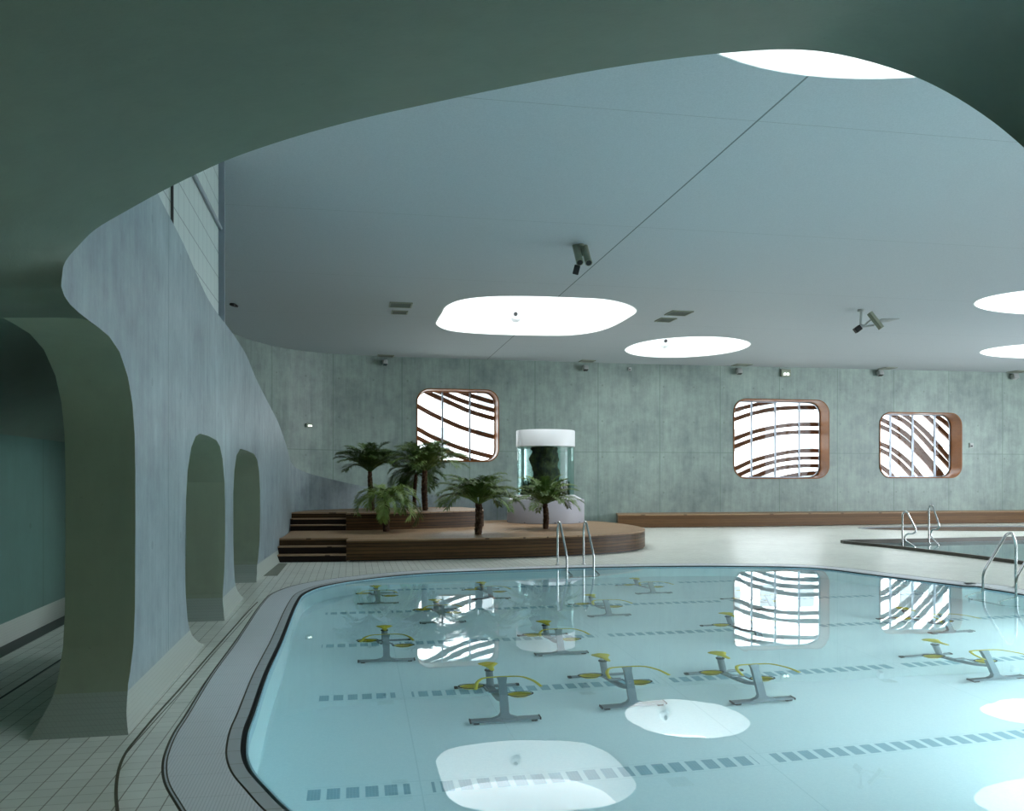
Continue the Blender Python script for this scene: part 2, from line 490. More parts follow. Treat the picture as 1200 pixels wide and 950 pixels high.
# ------------------------------------------------------------------ back wall with three windows
wins = [  # pixel box: left, right, top, bottom, corner radius (m)
    (489.4, 583.6, 456.8, 539.8, .40),
    (860.4, 970.6, 468.8, 559.6, .45),
    (1031.5, 1126.0, 484.2, 559.0, .43)]
def rrect(x0, x1, z0, z1, r, n=8):
    pts = []
    for cx, cz, a0 in ((x1-r, z0+r, -PI/2), (x1-r, z1-r, 0), (x0+r, z1-r, PI/2), (x0+r, z0+r, PI)):
        for k in range(n + 1):
            a = a0 + PI/2*k/n
            pts.append((cx + r*math.cos(a), cz + r*math.sin(a)))
    return pts
wbm = bmesh.new(); uvl = wbm.loops.layers.uv.verify()
frames = []
cur = 0.0
for (xl, xr, yt, yb, r) in wins:
    sl, sr = WP.s_of_ray(xl), WP.s_of_ray(xr)
    a, b = sl - .35, sr + .35
    pa, pb = WP.at(a), WP.at(b)
    # straighten the wall over the window bay
    T = (pb - pa).normalized(); Nn = Vector((-T.y, T.x))
    def s_on(x):
        k = (x - CX)/F       # pa + T*t : X - k*D = 0
        return -(pa.x - k*pa.y)/(T.x - k*T.y)
    tl, tr = s_on(xl), s_on(xr)
    dm = (pa + T*((tl + tr)/2)).y
    zt = H + (HY - yt)/F*dm; zb = H + (HY - yb)/F*dm
    frames.append((pa, T, Nn, tl, tr, zb, zt, r))
    strip_wall(wbm, WP, cur, a, 0, CZ, step=.4)
    L = (pb - pa).length
    outer = [(0, 0), (L, 0), (L, CZ), (0, CZ)]
    hole = rrect(tl, tr, zb, zt, r)
    loops = [[Vector((p[0], p[1], 0)) for p in outer], [Vector((p[0], p[1], 0)) for p in hole]]
    flat = loops[0] + loops[1]
    vs = [wbm.verts.new((pa.x + T.x*p.x, pa.y + T.y*p.x, p.y)) for p in flat]
    for t in geometry.tessellate_polygon(loops):
        A_, B_, C_ = [flat[i] for i in t]
        if abs((B_-A_).cross(C_-A_).z) < 1e-9: continue
        f = wbm.faces.new([vs[i] for i in t])
        for l in f.loops:
            i = vs.index(l.vert); l[uvl].uv = (a + flat[i].x, flat[i].y)
    cur = b
strip_wall(wbm, WP, cur, WP.s[-1], 0, CZ, step=.6)
j0 = WP.s_of_ray(627)
M['wall'] = concrete('back_wall_concrete', col=(.29,.37,.33), joints=True, jshift=-(j0 % 2.25), jz=2.55, amp=.42)
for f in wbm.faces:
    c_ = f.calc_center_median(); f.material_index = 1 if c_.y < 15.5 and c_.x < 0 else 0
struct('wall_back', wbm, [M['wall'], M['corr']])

def ray_to_frame(fr, x, y, off):
    """pixel -> (t along the window plane, z) on the plane set back by off"""
    pa, T, Nn = fr[0], fr[1], fr[2]; k = (x - CX)/F
    q = pa + Nn*off
    t = -(q.x - k*q.y)/(T.x - k*T.y)
    d = (q + T*t).y
    return t, H + (HY - y)/F*d
REV = .62
slat_px = [
  [  # window 1, zoom origin (480,445) scale 9.05
    [(120, 95), (200, 140), (345, 205), (500, 275), (640, 335), (895, 410), (1000, 430)],
    [(250, 100), (370, 145), (500, 200), (640, 250), (895, 325), (1000, 345)],
    [(480, 105), (600, 150), (740, 195), (880, 235), (980, 255)],
    [(20, 240), (95, 285), (220, 355), (345, 415), (500, 485), (640, 535), (895, 605), (1000, 625)],
    [(20, 490), (95, 525), (220, 595), (345, 650), (500, 710), (640, 755), (850, 810), (950, 830)],
    [(20, 585), (95, 620), (250, 700), (345, 740), (450, 780), (600, 835), (700, 862)]],
  [  # window 2, zoom origin (850,455) scale 4.138
    [(30, 112), (50, 105), (130, 83), (240, 62), (300, 55)],
    [(30, 155), (50, 148), (130, 122), (240, 100), (350, 93), (470, 93)],
    [(30, 248), (50, 242), (130, 213), (240, 187), (350, 175), (480, 175)],
    [(30, 287), (50, 280), (130, 250), (240, 222), (350, 212), (480, 212)],
    [(30, 393), (55, 385), (130, 352), (240, 322), (350, 304), (480, 302)],
    [(30, 437), (75, 415), (130, 390), (240, 355), (350, 339), (480, 338)],
    [(100, 442), (140, 428), (240, 392), (350, 376), (480, 375)],
    [(240, 442), (300, 428), (350, 418), (480, 408)]],
  [  # window 3
    [(735, 140), (765, 155), (830, 190), (905, 250), (960, 312), (1010, 370), (1060, 432)],
    [(735, 175), (755, 185), (805, 208), (860, 245), (905, 285), (960, 340), (1000, 385), (1035, 432)],
    [(790, 115), (810, 130), (860, 155), (905, 190), (960, 245), (1000, 290), (1050, 340), (1105, 400)],
    [(840, 112), (870, 130), (905, 155), (960, 202), (1010, 255), (1050, 300), (1110, 370)],
    [(950, 112), (970, 130), (1010, 165), (1050, 205), (1090, 245), (1115, 272)],
    [(1000, 115), (1020, 132), (1060, 160), (1095, 190), (1120, 212)],
    [(735, 262), (755, 270), (800, 290), (850, 325), (900, 370), (950, 430)],
    [(735, 290), (755, 300), (800, 324), (850, 365), (880, 395), (912, 432)],
    [(735, 368), (755, 380), (790, 405), (815, 432)]]]
slat_org = [(480, 445, 9.05), (850, 455, 4.138), (850, 455, 4.138)]
mull_px = [[(347, .055), (640, .055)], [(127, .05), (242, .05), (357, .05)], [(800, .055), (908, .055), (1015, .055)]]
wlabel = ['window of curved timber slats behind the palms', 'widest window of curved timber slats, left of the two on the right', 'window of steep diagonal timber slats at the right']
for wi, fr in enumerate(frames):
    pa, T, Nn, tl, tr, zb, zt, r = fr
    def W3(t, z, off):
        q = pa + T*t + Nn*off; return Vector((q.x, q.y, z))
    root = empty('window_%d' % (wi + 1), W3((tl+tr)/2, zb, 0)); root['kind'] = 'structure'; root['label'] = wlabel[wi]
    inv = Matrix.Translation(-root.location)
    def add(name, bm, mat, smooth=None, parent=None):
        bmesh.ops.transform(bm, matrix=inv, verts=bm.verts)
        return mesh_obj(name, bm, mat, root if parent is None else parent, smooth)
    # lining: lip proud of the wall, tube to the glass, outer return
    bm = bmesh.new(); prof = [(.0, .035), (-.03, .035), (-.03, -.0), (REV, 0.0), (REV, .06), (REV+.08, .06), (REV+.08, .25), (.02, .30)]
    rings = []
    for off, g in prof:
        rings.append([bm.verts.new(W3(p[0], p[1], off)) for p in rrect(tl-g, tr+g, zb-g, zt+g, r+g)])
    for a_, b_ in zip(rings, rings[1:]):
        n_ = len(a_)
        for k in range(n_): bm.faces.new((a_[k], a_[(k+1) % n_], b_[(k+1) % n_], b_[k]))
    add('wood_lining', bm, M['lining'], 40)
    # thin light metal sash ring against the glass
    bm = bmesh.new(); rings = []
    for off, g in ((REV-.05, -.0), (REV-.05, -.035), (REV, -.035)):
        rings.append([bm.verts.new(W3(p[0], p[1], off)) for p in rrect(tl-g-.0, tr+g+.0, zb-g, zt+g, r+g)] if g == 0 else
                     [bm.verts.new(W3(p[0], p[1], off)) for p in rrect(tl-g, tr+g, zb-g, zt+g, r+g)])
    for a_, b_ in zip(rings, rings[1:]):
        n_ = len(a_)
        for k in range(n_): bm.faces.new((a_[k], a_[(k+1) % n_], b_[(k+1) % n_], b_[k]))
    add('sash', bm, M['mullion'] if wi else M['lining'], 40)
    bm = bmesh.new()
    g2 = rrect(tl, tr, zb, zt, r); bm.faces.new([bm.verts.new(W3(p[0], p[1], REV+.005)) for p in g2])
    add('window_pane', bm, M['glass'])
    ox, oy, scl = slat_org[wi]
    for mx, mw in mull_px[wi]:
        t, _ = ray_to_frame(fr, ox + mx/scl, 500, REV - .02)
        bm = bmesh.new(); ang = math.atan2(T.y, T.x)
        c = W3(t, (zb+zt)/2, REV - .02)
        box(bm, c, (mw, .07, zt - zb - .01), Matrix.Rotation(ang, 3, 'Z') if False else None)
        bmesh.ops.rotate(bm, cent=c, matrix=Matrix.Rotation(ang, 3, 'Z'), verts=bm.verts)
        add('mullion', bm, M['mullion'])
    SO = REV + .34
    for sl in slat_px[wi]:
        pts = [ray_to_frame(fr, ox + a/scl, oy + b/scl, SO) for a, b in sl]
        pts = [Vector((a, b, 0)) for a, b in pts]
        pts = [pts[0] + (pts[0]-pts[1]).normalized()*.5] + pts + [pts[-1] + (pts[-1]-pts[-2]).normalized()*.5]
        cv = catmull(pts, 5); bm = bmesh.new(); prev = None
        hw, hd = .074, .05
        for i, p in enumerate(cv):
            tg = (cv[min(i+1, len(cv)-1)] - cv[max(i-1, 0)]).normalized(); nn = Vector((-tg.y, tg.x, 0))
            q = [W3((p + nn*hw).x, (p + nn*hw).y, SO-hd), W3((p + nn*hw).x, (p + nn*hw).y, SO+hd),
                 W3((p - nn*hw).x, (p - nn*hw).y, SO+hd), W3((p - nn*hw).x, (p - nn*hw).y, SO-hd)]
            q = [bm.verts.new(v) for v in q]
            if prev:
                for k in range(4): bm.faces.new((prev[k], prev[(k+1) % 4], q[(k+1) % 4], q[k]))
            else: bm.faces.new(q[::-1])
            prev = q
        bm.faces.new(prev)
        add('timber_slat', bm, M['slat'])

# ------------------------------------------------------------------ sweeping shell wall (left) with arches
def Xs(D): return -1.462 - .2*D
sh = [(Xs(D), D) for D in (3.6, 4.3, 5, 6, 8, 10, 12, 13.5)] + [(-4.34, 14.6), (-4.62, 16.4), (-4.98, 18.5), (-5.28, 20.2), (-5.2, 21.1), (-4.89, 21.85), (-4.1, 22.75), (-3.2, 23.25), (-1.98, 23.7), (-.6, 24.2), (.6, 24.7)]
SP = Path(catmull(sh, 8))
def s_of_D(D):
    for i in range(len(SP.p) - 1):
        a, b = SP.p[i], SP.p[i+1]
        if a.y <= D <= b.y: return SP.s[i] + (SP.s[i+1]-SP.s[i])*(D - a.y)/(b.y - a.y)
    return 0
sd = s_of_D
near_edge = [(5.36, 0), (5.47, .1), (5.60, .2), (5.70, .33), (5.79, .5), (5.83, .75), (5.84, 1.2), (5.84, 1.7), (5.82, 1.95), (5.76, 2.16), (5.64, 2.33), (5.43, 2.47), (5.19, 2.53),
             (4.95, 2.545), (4.79, 2.55), (4.6, 2.56), (4.45, 2.575), (4.36, 2.6), (4.31, 2.64)]
prof = [(sd(a), z) for a, z in near_edge]
prof += [(sd(4.31), 5.0), (sd(4.31), 4.3), ]
prof = [(sd(a), z) for a, z in near_edge] + [(sd(4.35), 2.775), (sd(4.43), 2.85), (sd(4.58), 2.95), (sd(4.94), 3.17), (sd(5.12), 3.26), (sd(5.2), 4.08)]
top = [(5.2, 4.08), (6.0, 3.96), (6.5, 3.88), (7.6, 3.77), (8.26, 3.66), (8.9, 3.57), (9.7, 3.54), (10.57, 3.54), (11.6, 3.52), (12.7, 3.45), (14.3, 3.18), (15.6, 2.95), (16.8, 2.74), (18.4, 2.36), (20.2, 1.95)]
tp = [Vector((sd(a), z)) for a, z in top]
sfar = lambda x, y: None
s_tail = [(21.85, 1.66), (22.75, 1.44), (23.25, 1.30), (23.7, 1.15), (24.2, 1.03), (24.7, .93)]
def s_pt(D, start=20.3):
    best = 0
    for i in range(len(SP.p)):
        if SP.p[i].y <= D + 1e-6: best = SP.s[i]
    return best
s20 = sd(20.2)
tp += [Vector((max(s_pt(D), s20 + .5), z)) for D, z in s_tail]
tp = catmull(tp, 4)
prof += [(p.x, p.y) for p in tp[1:]]
send = prof[-1][0]
prof += [(send, 0)]
arch3 = [(14.3, 0), (14.0, 0)]
a3 = [(13.2, 0), (13.6, .1), (13.95, .28), (14.15, .6), (14.2, 1.0), (14.2, 1.43), (14.08, 1.78), (13.85, 1.96), (13.5, 2.04), (12.6, 2.06), (11.7, 2.06), (11.3, 1.96), (11.07, 1.75), (10.97, 1.45), (10.97, .8), (11.03, .5), (11.12, .28), (11.28, .1), (11.5, 0)]
a2 = [(9.66, 0), (9.86, .1), (10.02, .26), (10.15, .5), (10.22, .85), (10.22, 1.3), (10.18, 1.6), (10.0, 1.88), (9.8, 2.02), (9.55, 2.08), (9.0, 2.10), (8.45, 2.10), (8.2, 2.06), (7.96, 1.94), (7.78, 1.72), (7.69, 1.4), (7.66, 1.0), (7.68, .6), (7.77, .35), (7.93, .15), (8.1, .06), (8.29, 0)]
prof += [(sd(a), z) for a, z in a3] + [(sd(a), z) for a, z in a2]
def slab_along(path, outline, off0, off1, ds=.5, zcuts=(.06, .12, .18, .26, .8, 1.6, 2.4, 3.2), flare=None):
    """solid made of a 2-D (s,z) outline, thickness from off0 (pool side) to off1"""
    bm = bmesh.new()
    fill_poly(bm, [outline])                 # verts (s,z,0)
    bmesh.ops.remove_doubles(bm, verts=bm.verts, dist=1e-5)
    smin, smax = min(p[0] for p in outline), max(p[0] for p in outline)
    k = smin + ds
    while k < smax:
        bmesh.ops.bisect_plane(bm, geom=bm.verts[:] + bm.edges[:] + bm.faces[:], plane_co=(k, 0, 0), plane_no=(1, 0, 0)); k += ds
    for z in zcuts:
        bmesh.ops.bisect_plane(bm, geom=bm.verts[:] + bm.edges[:] + bm.faces[:], plane_co=(0, z, 0), plane_no=(0, 1, 0))
    front = list(bm.verts); sz = {v: (v.co.x, v.co.y) for v in front}
    faces = list(bm.faces); bnd = [e for e in bm.edges if e.is_boundary]
    back = {v: bm.verts.new(v.co) for v in front}
    uvl = bm.loops.layers.uv.verify()
    bf = [bm.faces.new([back[v] for v in reversed(f.verts)]) for f in faces]
    sf = []
    for e in bnd:
        a, b = e.verts
        l = e.link_loops[0]
        a, b = l.vert, l.link_loop_next.vert
        sf.append(bm.faces.new((b, a, back[a], back[b])))
    inv = {back[v]: v for v in front}
    for f in bm.faces:
        for l in f.loops:
            v = l.vert if l.vert in sz else inv[l.vert]
            l[uvl].uv = sz[v]
    for v in front:
        s, z = sz[v]; q = path.at(s); n = path.nrm(s)
        fl = flare(s, z) if flare else 0
        a = q + n*(off0 - fl); b = q + n*(off1 + fl)
        v.co = (a.x, a.y, z); back[v].co = (b.x, b.y, z)
    bmesh.ops.recalc_face_normals(bm, faces=bm.faces)
    return bm
flare = lambda s, z: .07*max(0, (.26 - z)/.26)**1.6
shell = slab_along(SP, prof, 0.0, .45, flare=flare)
M['gallery'] = concrete('shaded_gallery_concrete', col=(.33, .375, .275), joints=False, tiles_below=.22, amp=.14)  # copy of the shell concrete, green cast of the shade mixed into its colour
shell.normal_update()
for f in shell.faces:      # pool side keeps the pale board-marked concrete, reveals and gallery side get painted-in green shade
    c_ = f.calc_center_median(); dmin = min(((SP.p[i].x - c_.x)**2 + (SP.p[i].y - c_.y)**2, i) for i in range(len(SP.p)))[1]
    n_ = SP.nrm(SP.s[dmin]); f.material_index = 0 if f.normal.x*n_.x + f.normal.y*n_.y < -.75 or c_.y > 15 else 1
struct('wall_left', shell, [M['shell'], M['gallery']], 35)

# frosted clerestory above the shell wall
gout = [(sd(5.3), 4.05)] + [(p.x, p.y - .03) for p in tp if sd(5.4) < p.x <= sd(10.57) + .01] + [(sd(10.57), CZ), (sd(5.3), CZ)]
bm = slab_along(SP, gout, .12, .2, zcuts=())
root = empty('window_4', (0, 0, 0)); root['kind'] = 'structure'; root['label'] = 'tall frosted glass clerestory standing on the sweeping concrete wall'
mesh_obj('frosted_glazing', bm, M['frosted'], root)
for D, w in ((10.55, .06), (7.6, .035)):
    s = sd(D); q = SP.at(s) + SP.nrm(s)*.1; t = SP.tan(s)
    bm = bmesh.new(); z0 = 3.52 if D > 9 else 3.75
    box(bm, (q.x, q.y, (z0 + CZ)/2), (.10 if D > 9 else .02, w, CZ - z0 + .04)); bmesh.ops.rotate(bm, cent=(q.x, q.y, 0), matrix=Matrix.Rotation(math.atan2(t.y, t.x) - PI/2, 3, 'Z'), verts=bm.verts)
    mesh_obj('mullion', bm, M['mullion'] if D > 9 else M['ventd'], root)
bm = bmesh.new()   # transom
pts = [SP.at(sd(D)) + SP.nrm(sd(D))*.09 for D in (4.6, 6, 8, 10.5)]
tube(bm, [(p.x, p.y, 4.78) for p in pts], .022, 6)
mesh_obj('transom', bm, M['mullion'], root)

# ------------------------------------------------------------------ foreground soffit sweeping over the camera
E = [Vector((Xs(D), D, z)) for D, z in ((4.95, 2.545), (4.79, 2.55), (4.6, 2.56), (4.45, 2.575), (4.36, 2.6), (4.31, 2.64))]
Epx = [(72.5, 322, 4.31), (75, 310, 4.33), (81, 300, 4.35), (90, 290, 4.37), (110, 270, 4.39), (150, 246, 4.40), (188, 225, 4.40), (230, 204, 4.38), (270, 186, 4.36), (340, 162, 4.32), (420, 140, 4.27), (500, 122, 4.2), (600, 101, 4.12),
       (700, 82, 4.06), (775, 70.5, 4.02), (850, 62, 3.98), (930, 58, 3.94), (985, 64, 3.9), (1060, 85, 3.85), (1110, 108, 3.8), (1160, 140, 3.75), (1200, 173, 3.7), (1250, 222, 3.66)]
E += [A(*p) for p in Epx]
E += [Vector((2.95, 3.6, 2.55)), Vector((3.4, 3.5, 2.0)), Vector((3.7, 3.45, 1.2)), Vector((3.8, 3.4, .5)), Vector((3.8, 3.4, -.1))]
Fp = [(-2.87, 4.95, 2.555), (-2.88, 4.79, 2.56), (-3.05, 4.6, 2.53), (-3.3, 4.4, 2.48), (-3.6, 4.1, 2.42), (-3.9, 3.6, 2.36), (-3.95, 3.2, 2.33), (-3.9, 2.7, 2.32), (-3.85, 2.2, 2.32), (-3.75, 1.7, 2.33), (-3.6, 1.0, 2.35),
      (-3.4, .2, 2.4), (-3.2, -.6, 2.45), (-3.0, -1.4, 2.5), (-2.7, -2.2, 2.55), (-2.3, -3.0, 2.6), (-1.6, -3.8, 2.65), (-.8, -4.2, 2.7), (.2, -4.4, 2.75), (1.2, -4.4, 2.8), (2.0, -4.3, 2.8), (2.8, -4.1, 2.8), (3.4, -3.8, 2.8),
      (4.0, -3.2, 2.8), (4.5, -2.4, 2.75), (4.8, -1.4, 2.7), (5.1, -.4, 2.6), (5.3, .6, 2.5), (5.4, 1.4, 2.4), (5.3, 2.0, 2.0), (5.2, 2.4, 1.6), (5.1, 2.7, 1.0), (5.0, 2.9, .5), (5.0, 2.9, -.1)]
assert len(Fp) == len(E), (len(Fp), len(E))
sb = bmesh.new(); rows = []
NS = 14
Ed = catmull(E, 4); Fd = catmull([Vector(p) for p in Fp], 4)
for e, f in zip(Ed, Fd):
    r_ = []
    for k in range(NS + 1):
        t = k/NS
        p = e.lerp(f, t)
        r_.append(sb.verts.new(p))
    rows.append(r_)
for a, b in zip(rows, rows[1:]):
    for k in range(NS):
        try: sb.faces.new((a[k], b[k], b[k+1], a[k+1]))
        except ValueError: pass
# pool-side face of the arch above the edge
prev = None
for e in Ed[38:]:
    v = (sb.verts.new(e), sb.verts.new((e.x, e.y, CZ)))
    if prev: sb.faces.new((prev[0], prev[1], v[1], v[0]))
    prev = v
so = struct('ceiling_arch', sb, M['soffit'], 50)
so['label'] = 'dark curved concrete soffit sweeping over the foreground'
# corridor ceiling: curves from the outer wall up to the arches
cb = bmesh.new(); prev = None
for D in [4.3, 4.8] + [5.2 + .6*i for i in range(14)]:
    xo = -3.36 - .2*D; xi = Xs(D) - .45
    row_ = []
    zi = 2.56 if D < 6 else 2.56 - .0*(D-6)
    for k in range(9):
        t = k/8; x = xi + (xo - xi)*t
        zc = 2.08 + (zi + .02 - 2.08)*(1 - t**2.2)
        row_.append(cb.verts.new((x, D, zc)))
    if prev:
        for k in range(8): cb.faces.new((prev[k], row_[k], row_[k+1], prev[k+1]))
    prev = row_
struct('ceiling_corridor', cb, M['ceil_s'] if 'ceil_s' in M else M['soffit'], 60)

# ------------------------------------------------------------------ hall ceiling with skylights
sl1 = [(510.8, 380.4), (512, 374), (516.5, 366.8), (522, 358.3), (539, 351), (567.5, 347.3), (610, 346.4), (666.6, 348), (709, 350.2), (734, 355.5), (745.5, 361.5), (746, 366), (740, 370.5), (715, 383.8), (695, 389.5), (666.6, 392.8), (610, 392.6), (553, 390.3), (525, 386.9)]
sl2 = [(731.5, 410.5), (746, 402), (775, 396.7), (808, 394.3), (846, 394.6), (871, 398), (880.4, 403.3), (866.7, 410.4), (837.5, 415.8), (791.7, 418.8), (750, 416.9)]
def ell(cx, cy, a, b, rot, n=28): return [(cx + a*math.cos(t)*math.cos(rot) - b*math.sin(t)*math.sin(rot), cy + a*math.cos(t)*math.sin(rot) + b*math.sin(t)*math.cos(rot)) for t in [2*PI*k/n for k in range(n)]]
loops = []
for px in (sl1, sl2):
    pts = [P(x, y, CZ) for x, y in px]
    loops.append([(p.x, p.y) for p in catmull(pts, 4, True)])
loops.append(ell(3.35, 7.0, 2.05, 1.36, .13, 48))
loops.append(ell(13.05, 18.9, 2.65, 1.55, .15, 48))
loops.append(ell(17.3, 26.2, 2.65, 1.65, .15, 48))
for q_ in ((9.6, 8.0), (15.6, 8.5), (19.6, 14.5)): loops.append(ell(q_[0], q_[1], 2.2, 1.5, .15, 32))  # unseen extra roof lights, added to brighten the hall
OUT = [(-9.5, -5.2), (26, -5.2), (26, 34), (-9.5, 34)]
cbm = bmesh.new(); fill_poly(cbm, [OUT] + loops, CZ, flip=True)
struct('ceiling', cbm, M['ceil'])
for i, lp in enumerate(loops):
    bm = bmesh.new(); n_ = len(lp)
    ins = [lp, offset_loop(lp, -.025), offset_loop(lp, -.03), offset_loop(lp, .0)]
    zs = [CZ, CZ - .006, CZ + .04, CZ + 1.15]
    rr = []
    for l_, z in zip(ins, zs): rr.append([bm.verts.new((p[0], p[1], z)) for p in l_])
    for a_, b_ in zip(rr, rr[1:]):
        for k in range(n_): bm.faces.new((a_[k], a_[(k+1) % n_], b_[(k+1) % n_], b_[k]))
    o = struct('window_%d' % (5 + i if i < 5 else 7 + i), bm, M['plaster'], 50)
    bm = bmesh.new(); fill_poly(bm, [offset_loop(lp, -.001)], CZ + 1.12, flip=True); pn = mesh_obj('diffusing_pane', bm, M['skypane'], o)
    if i < 5: o['label'] = ['largest rounded roof light shaft near the middle of the ceiling', 'oval roof light shaft above the back wall', 'roof light shaft nearest the camera, cut off by the arch', 'oval roof light shaft at the right edge of the ceiling', 'far oval roof light shaft above the right end of the back wall'][i]

# remaining enclosure (outside the frame), with big glazed bays added for more daylight
def fill_bay_wall(nm, a, b, t0, t1, z0, z1):
    a, b = Vector(a), Vector(b); L = (b - a).length; T = (b - a)/L
    outer = [(0, 0), (L, 0), (L, CZ), (0, CZ)]; hole = [(t0, z0), (t0, z1), (t1, z1), (t1, z0)]
    LL = [[Vector((p[0], p[1], 0)) for p in l] for l in (outer, hole)]; flat = LL[0] + LL[1]
    bm = bmesh.new(); vs = [bm.verts.new((a.x + T.x*p.x, a.y + T.y*p.x, p.y)) for p in flat]
    for t in geometry.tessellate_polygon(LL): bm.faces.new([vs[i] for i in t])
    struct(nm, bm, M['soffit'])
    bm = bmesh.new(); n_ = int((t1 - t0)/2.4)
    for i in range(n_ + 1):
        t = t0 + (t1 - t0)*i/n_; q = a + T*t
        box(bm, (q.x, q.y, (z0 + z1)/2), (.07, .07, z1 - z0))
    return bm, (a + T*(t0 + t1)/2, math.atan2(T.y, T.x), t1 - t0, (z0 + z1)/2, z1 - z0)
big = []
gm, g_ = fill_bay_wall('wall_right', (24.5, 33), (24.5, -5), 7.0, 24, .4, 5.2); big.append(g_)
o = mesh_obj('window_10', gm, M['mullion']); o['kind'] = 'structure'
gm, g_ = fill_bay_wall('wall_near', (3.8, 3.4), (24.5, 2.6), 7.5, 19.5, .4, 5.2); big.append(g_)
o = mesh_obj('window_11', gm, M['mullion']); o['kind'] = 'structure'
bm = bmesh.new(); a, b = (24.5, -5), (-2.6, -5)
v = [bm.verts.new((*a, -.0)), bm.verts.new((*b, -.0)), bm.verts.new((*b, CZ)), bm.verts.new((*a, CZ))]; bm.faces.new(v)
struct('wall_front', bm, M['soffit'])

# ------------------------------------------------------------------ pools and deck
edge_px = [(460, 676.0), (417, 681), (396, 684.3), (376, 688.8), (364, 693.3), (356, 698.0), (350.5, 706), (345, 718), (338, 737), (331.6, 754), (315, 791.6), (299.7, 838.8), (293.5, 856), (291, 872), (291.3, 886), (298, 903.5), (315, 923), (340, 948)]
pe = [P(x, y, WZ) for x, y in edge_px]
pe += [Vector((x, y, WZ)) for x, y in ((-.75, 3.75), (-.1, 3.2), (.8, 2.85), (1.8, 2.85), (2.4, 3.1), (3.2, 4.1), (4.2, 4.75), (5.8, 5.1), (7.0, 5.8), (7.5, 7.0), (7.45, 9.0), (7.33, 11.0))]
pe += [P(x, y, WZ) for x, y in ((1200, 698.5), (1172, 693.6), (1153, 690.6), (1146, 688.6), (1131, 687.9), (1113, 685.8), (1025, 675), (950, 666.3), (860, 664.4), (790, 664.4), (690, 666), (620, 668), (558, 670.2), (508, 672.2))]
pool = [(p.x, p.y) for p in catmull(pe, 5, True)]
ar = sum(pool[i][0]*pool[(i+1) % len(pool)][1] - pool[(i+1) % len(pool)][0]*pool[i][1] for i in range(len(pool)))
if ar < 0: pool = pool[::-1]
R = {d: offset_loop(pool, d) for d in (.03, .045, .12, .132, .45, .458, .468, .482)}
p2 = [(8.44, 21.3), (8.95, 19.8), (9.38, 18.0), (9.78, 16.0), (10.15, 13.6), (10.7, 12.6), (12, 12.2), (17, 12.6), (19.5, 14.5), (20, 19), (19, 22), (16.5, 22.9), (13.75, 22.6), (10.8, 21.9), (9.2, 21.55)]
pool2 = [(p.x, p.y) for p in catmull([Vector((*q, 0)) for q in p2], 5, True)]
pool3 = ell(16.1, 27.5, 4.7, 1.5, .03, 40)
dbm = bmesh.new()
fill_poly(dbm, [[(-8.9, -5.2), (26, -5.2), (26, 34), (-8.9, 34)], R[.482], offset_loop(pool2, .0), pool3], 0.0)
struct('floor', dbm, M['deck'])
proot = empty('swimming_pool', (2, 9, 0)); proot['kind'] = 'structure'
proot['label'] = 'large freeform swimming pool with pale turquoise floor'
def padd(name, bm, mat, smooth=None, par=None):
    bmesh.ops.translate(bm, vec=(-2, -9, 0), verts=bm.verts)
    o = mesh_obj(name, bm, mat, par or proot, smooth); return o
for nm, a, b, z, mt in (('border_tiles', .045, .12, 0.0, 'border'), ('gutter_grating', .132, .45, 0.0, 'grating'), ('edge_strip', .458, .468, 0.0, 'border')):
    bm = bmesh.new(); ring(bm, R[a], R[b], z)
    o = padd(nm, bm, M[mt])
for f in (): pass
bm = bmesh.new(); ring(bm, R[.12], R[.132], -.006); ring(bm, R[.45], R[.458], -.006); ring(bm, R[.468], R[.482], -.006)
padd('drain_joint', bm, M['joint'])
bm = bmesh.new(); ring(bm, R[.045], offset_loop(pool, .50), -.012)
ring(bm, R[.482], R[.482], 0.0, -.012); ring(bm, R[.458], R[.458], 0.0, -.012)
padd('channel_base', bm, M['joint'])
bm = bmesh.new(); ring(bm, offset_loop(pool, .012), R[.045], -.045); ring(bm, R[.045], R[.045], -.045, 0.0)
padd('overflow_slot', bm, M['slot'])
# basin walls
bm = bmesh.new(); uvl = bm.loops.layers.uv.verify(); n_ = len(pool); acc = 0
lip = offset_loop(pool, .012); prevv = None
for i in range(n_ + 1):
    p, q = pool[i % n_], lip[i % n_]
    v = (bm.verts.new((p[0], p[1], WZ - PD)), bm.verts.new((p[0], p[1], WZ + .004)), bm.verts.new((q[0], q[1], WZ + .004)), bm.verts.new((q[0], q[1], WZ - .04)), acc)
    if prevv:
        for k in range(3):
            f = bm.faces.new((prevv[k], v[k], v[k+1], prevv[k+1]))
            for l in f.loops: l[uvl].uv = (prevv[4] if l.vert in prevv[:4] else v[4], l.vert.co.z)
    j = (i + 1) % n_
    acc += math.dist(pool[i % n_], pool[j]); prevv = v
padd('basin_wall', bm, M['pwall'])
bm = bmesh.new(); fill_poly(bm, [pool], WZ - PD); o = padd('basin_floor', bm, M['pfloor'])
# keep lane markings in world coordinates
for m_ in ('pfloor', 'grating', 'border'):
    nt = M[m_].node_tree
    for nd in list(nt.nodes):
        if nd.type == 'TEX_COORD':
            mp = nt.nodes.new('ShaderNodeVectorMath'); mp.operation = 'ADD'; mp.inputs[1].default_value = (2, 9, 0)
            for l in list(nd.outputs['Object'].links):
                to = l.to_socket; nt.links.remove(l); nt.links.new(mp.outputs[0], to)
            nt.links.new(nd.outputs['Object'], mp.inputs[0])
bm = bmesh.new(); fill_poly(bm, [offset_loop(pool, .006)], WZ)
o = struct('water', bm, M['water'])

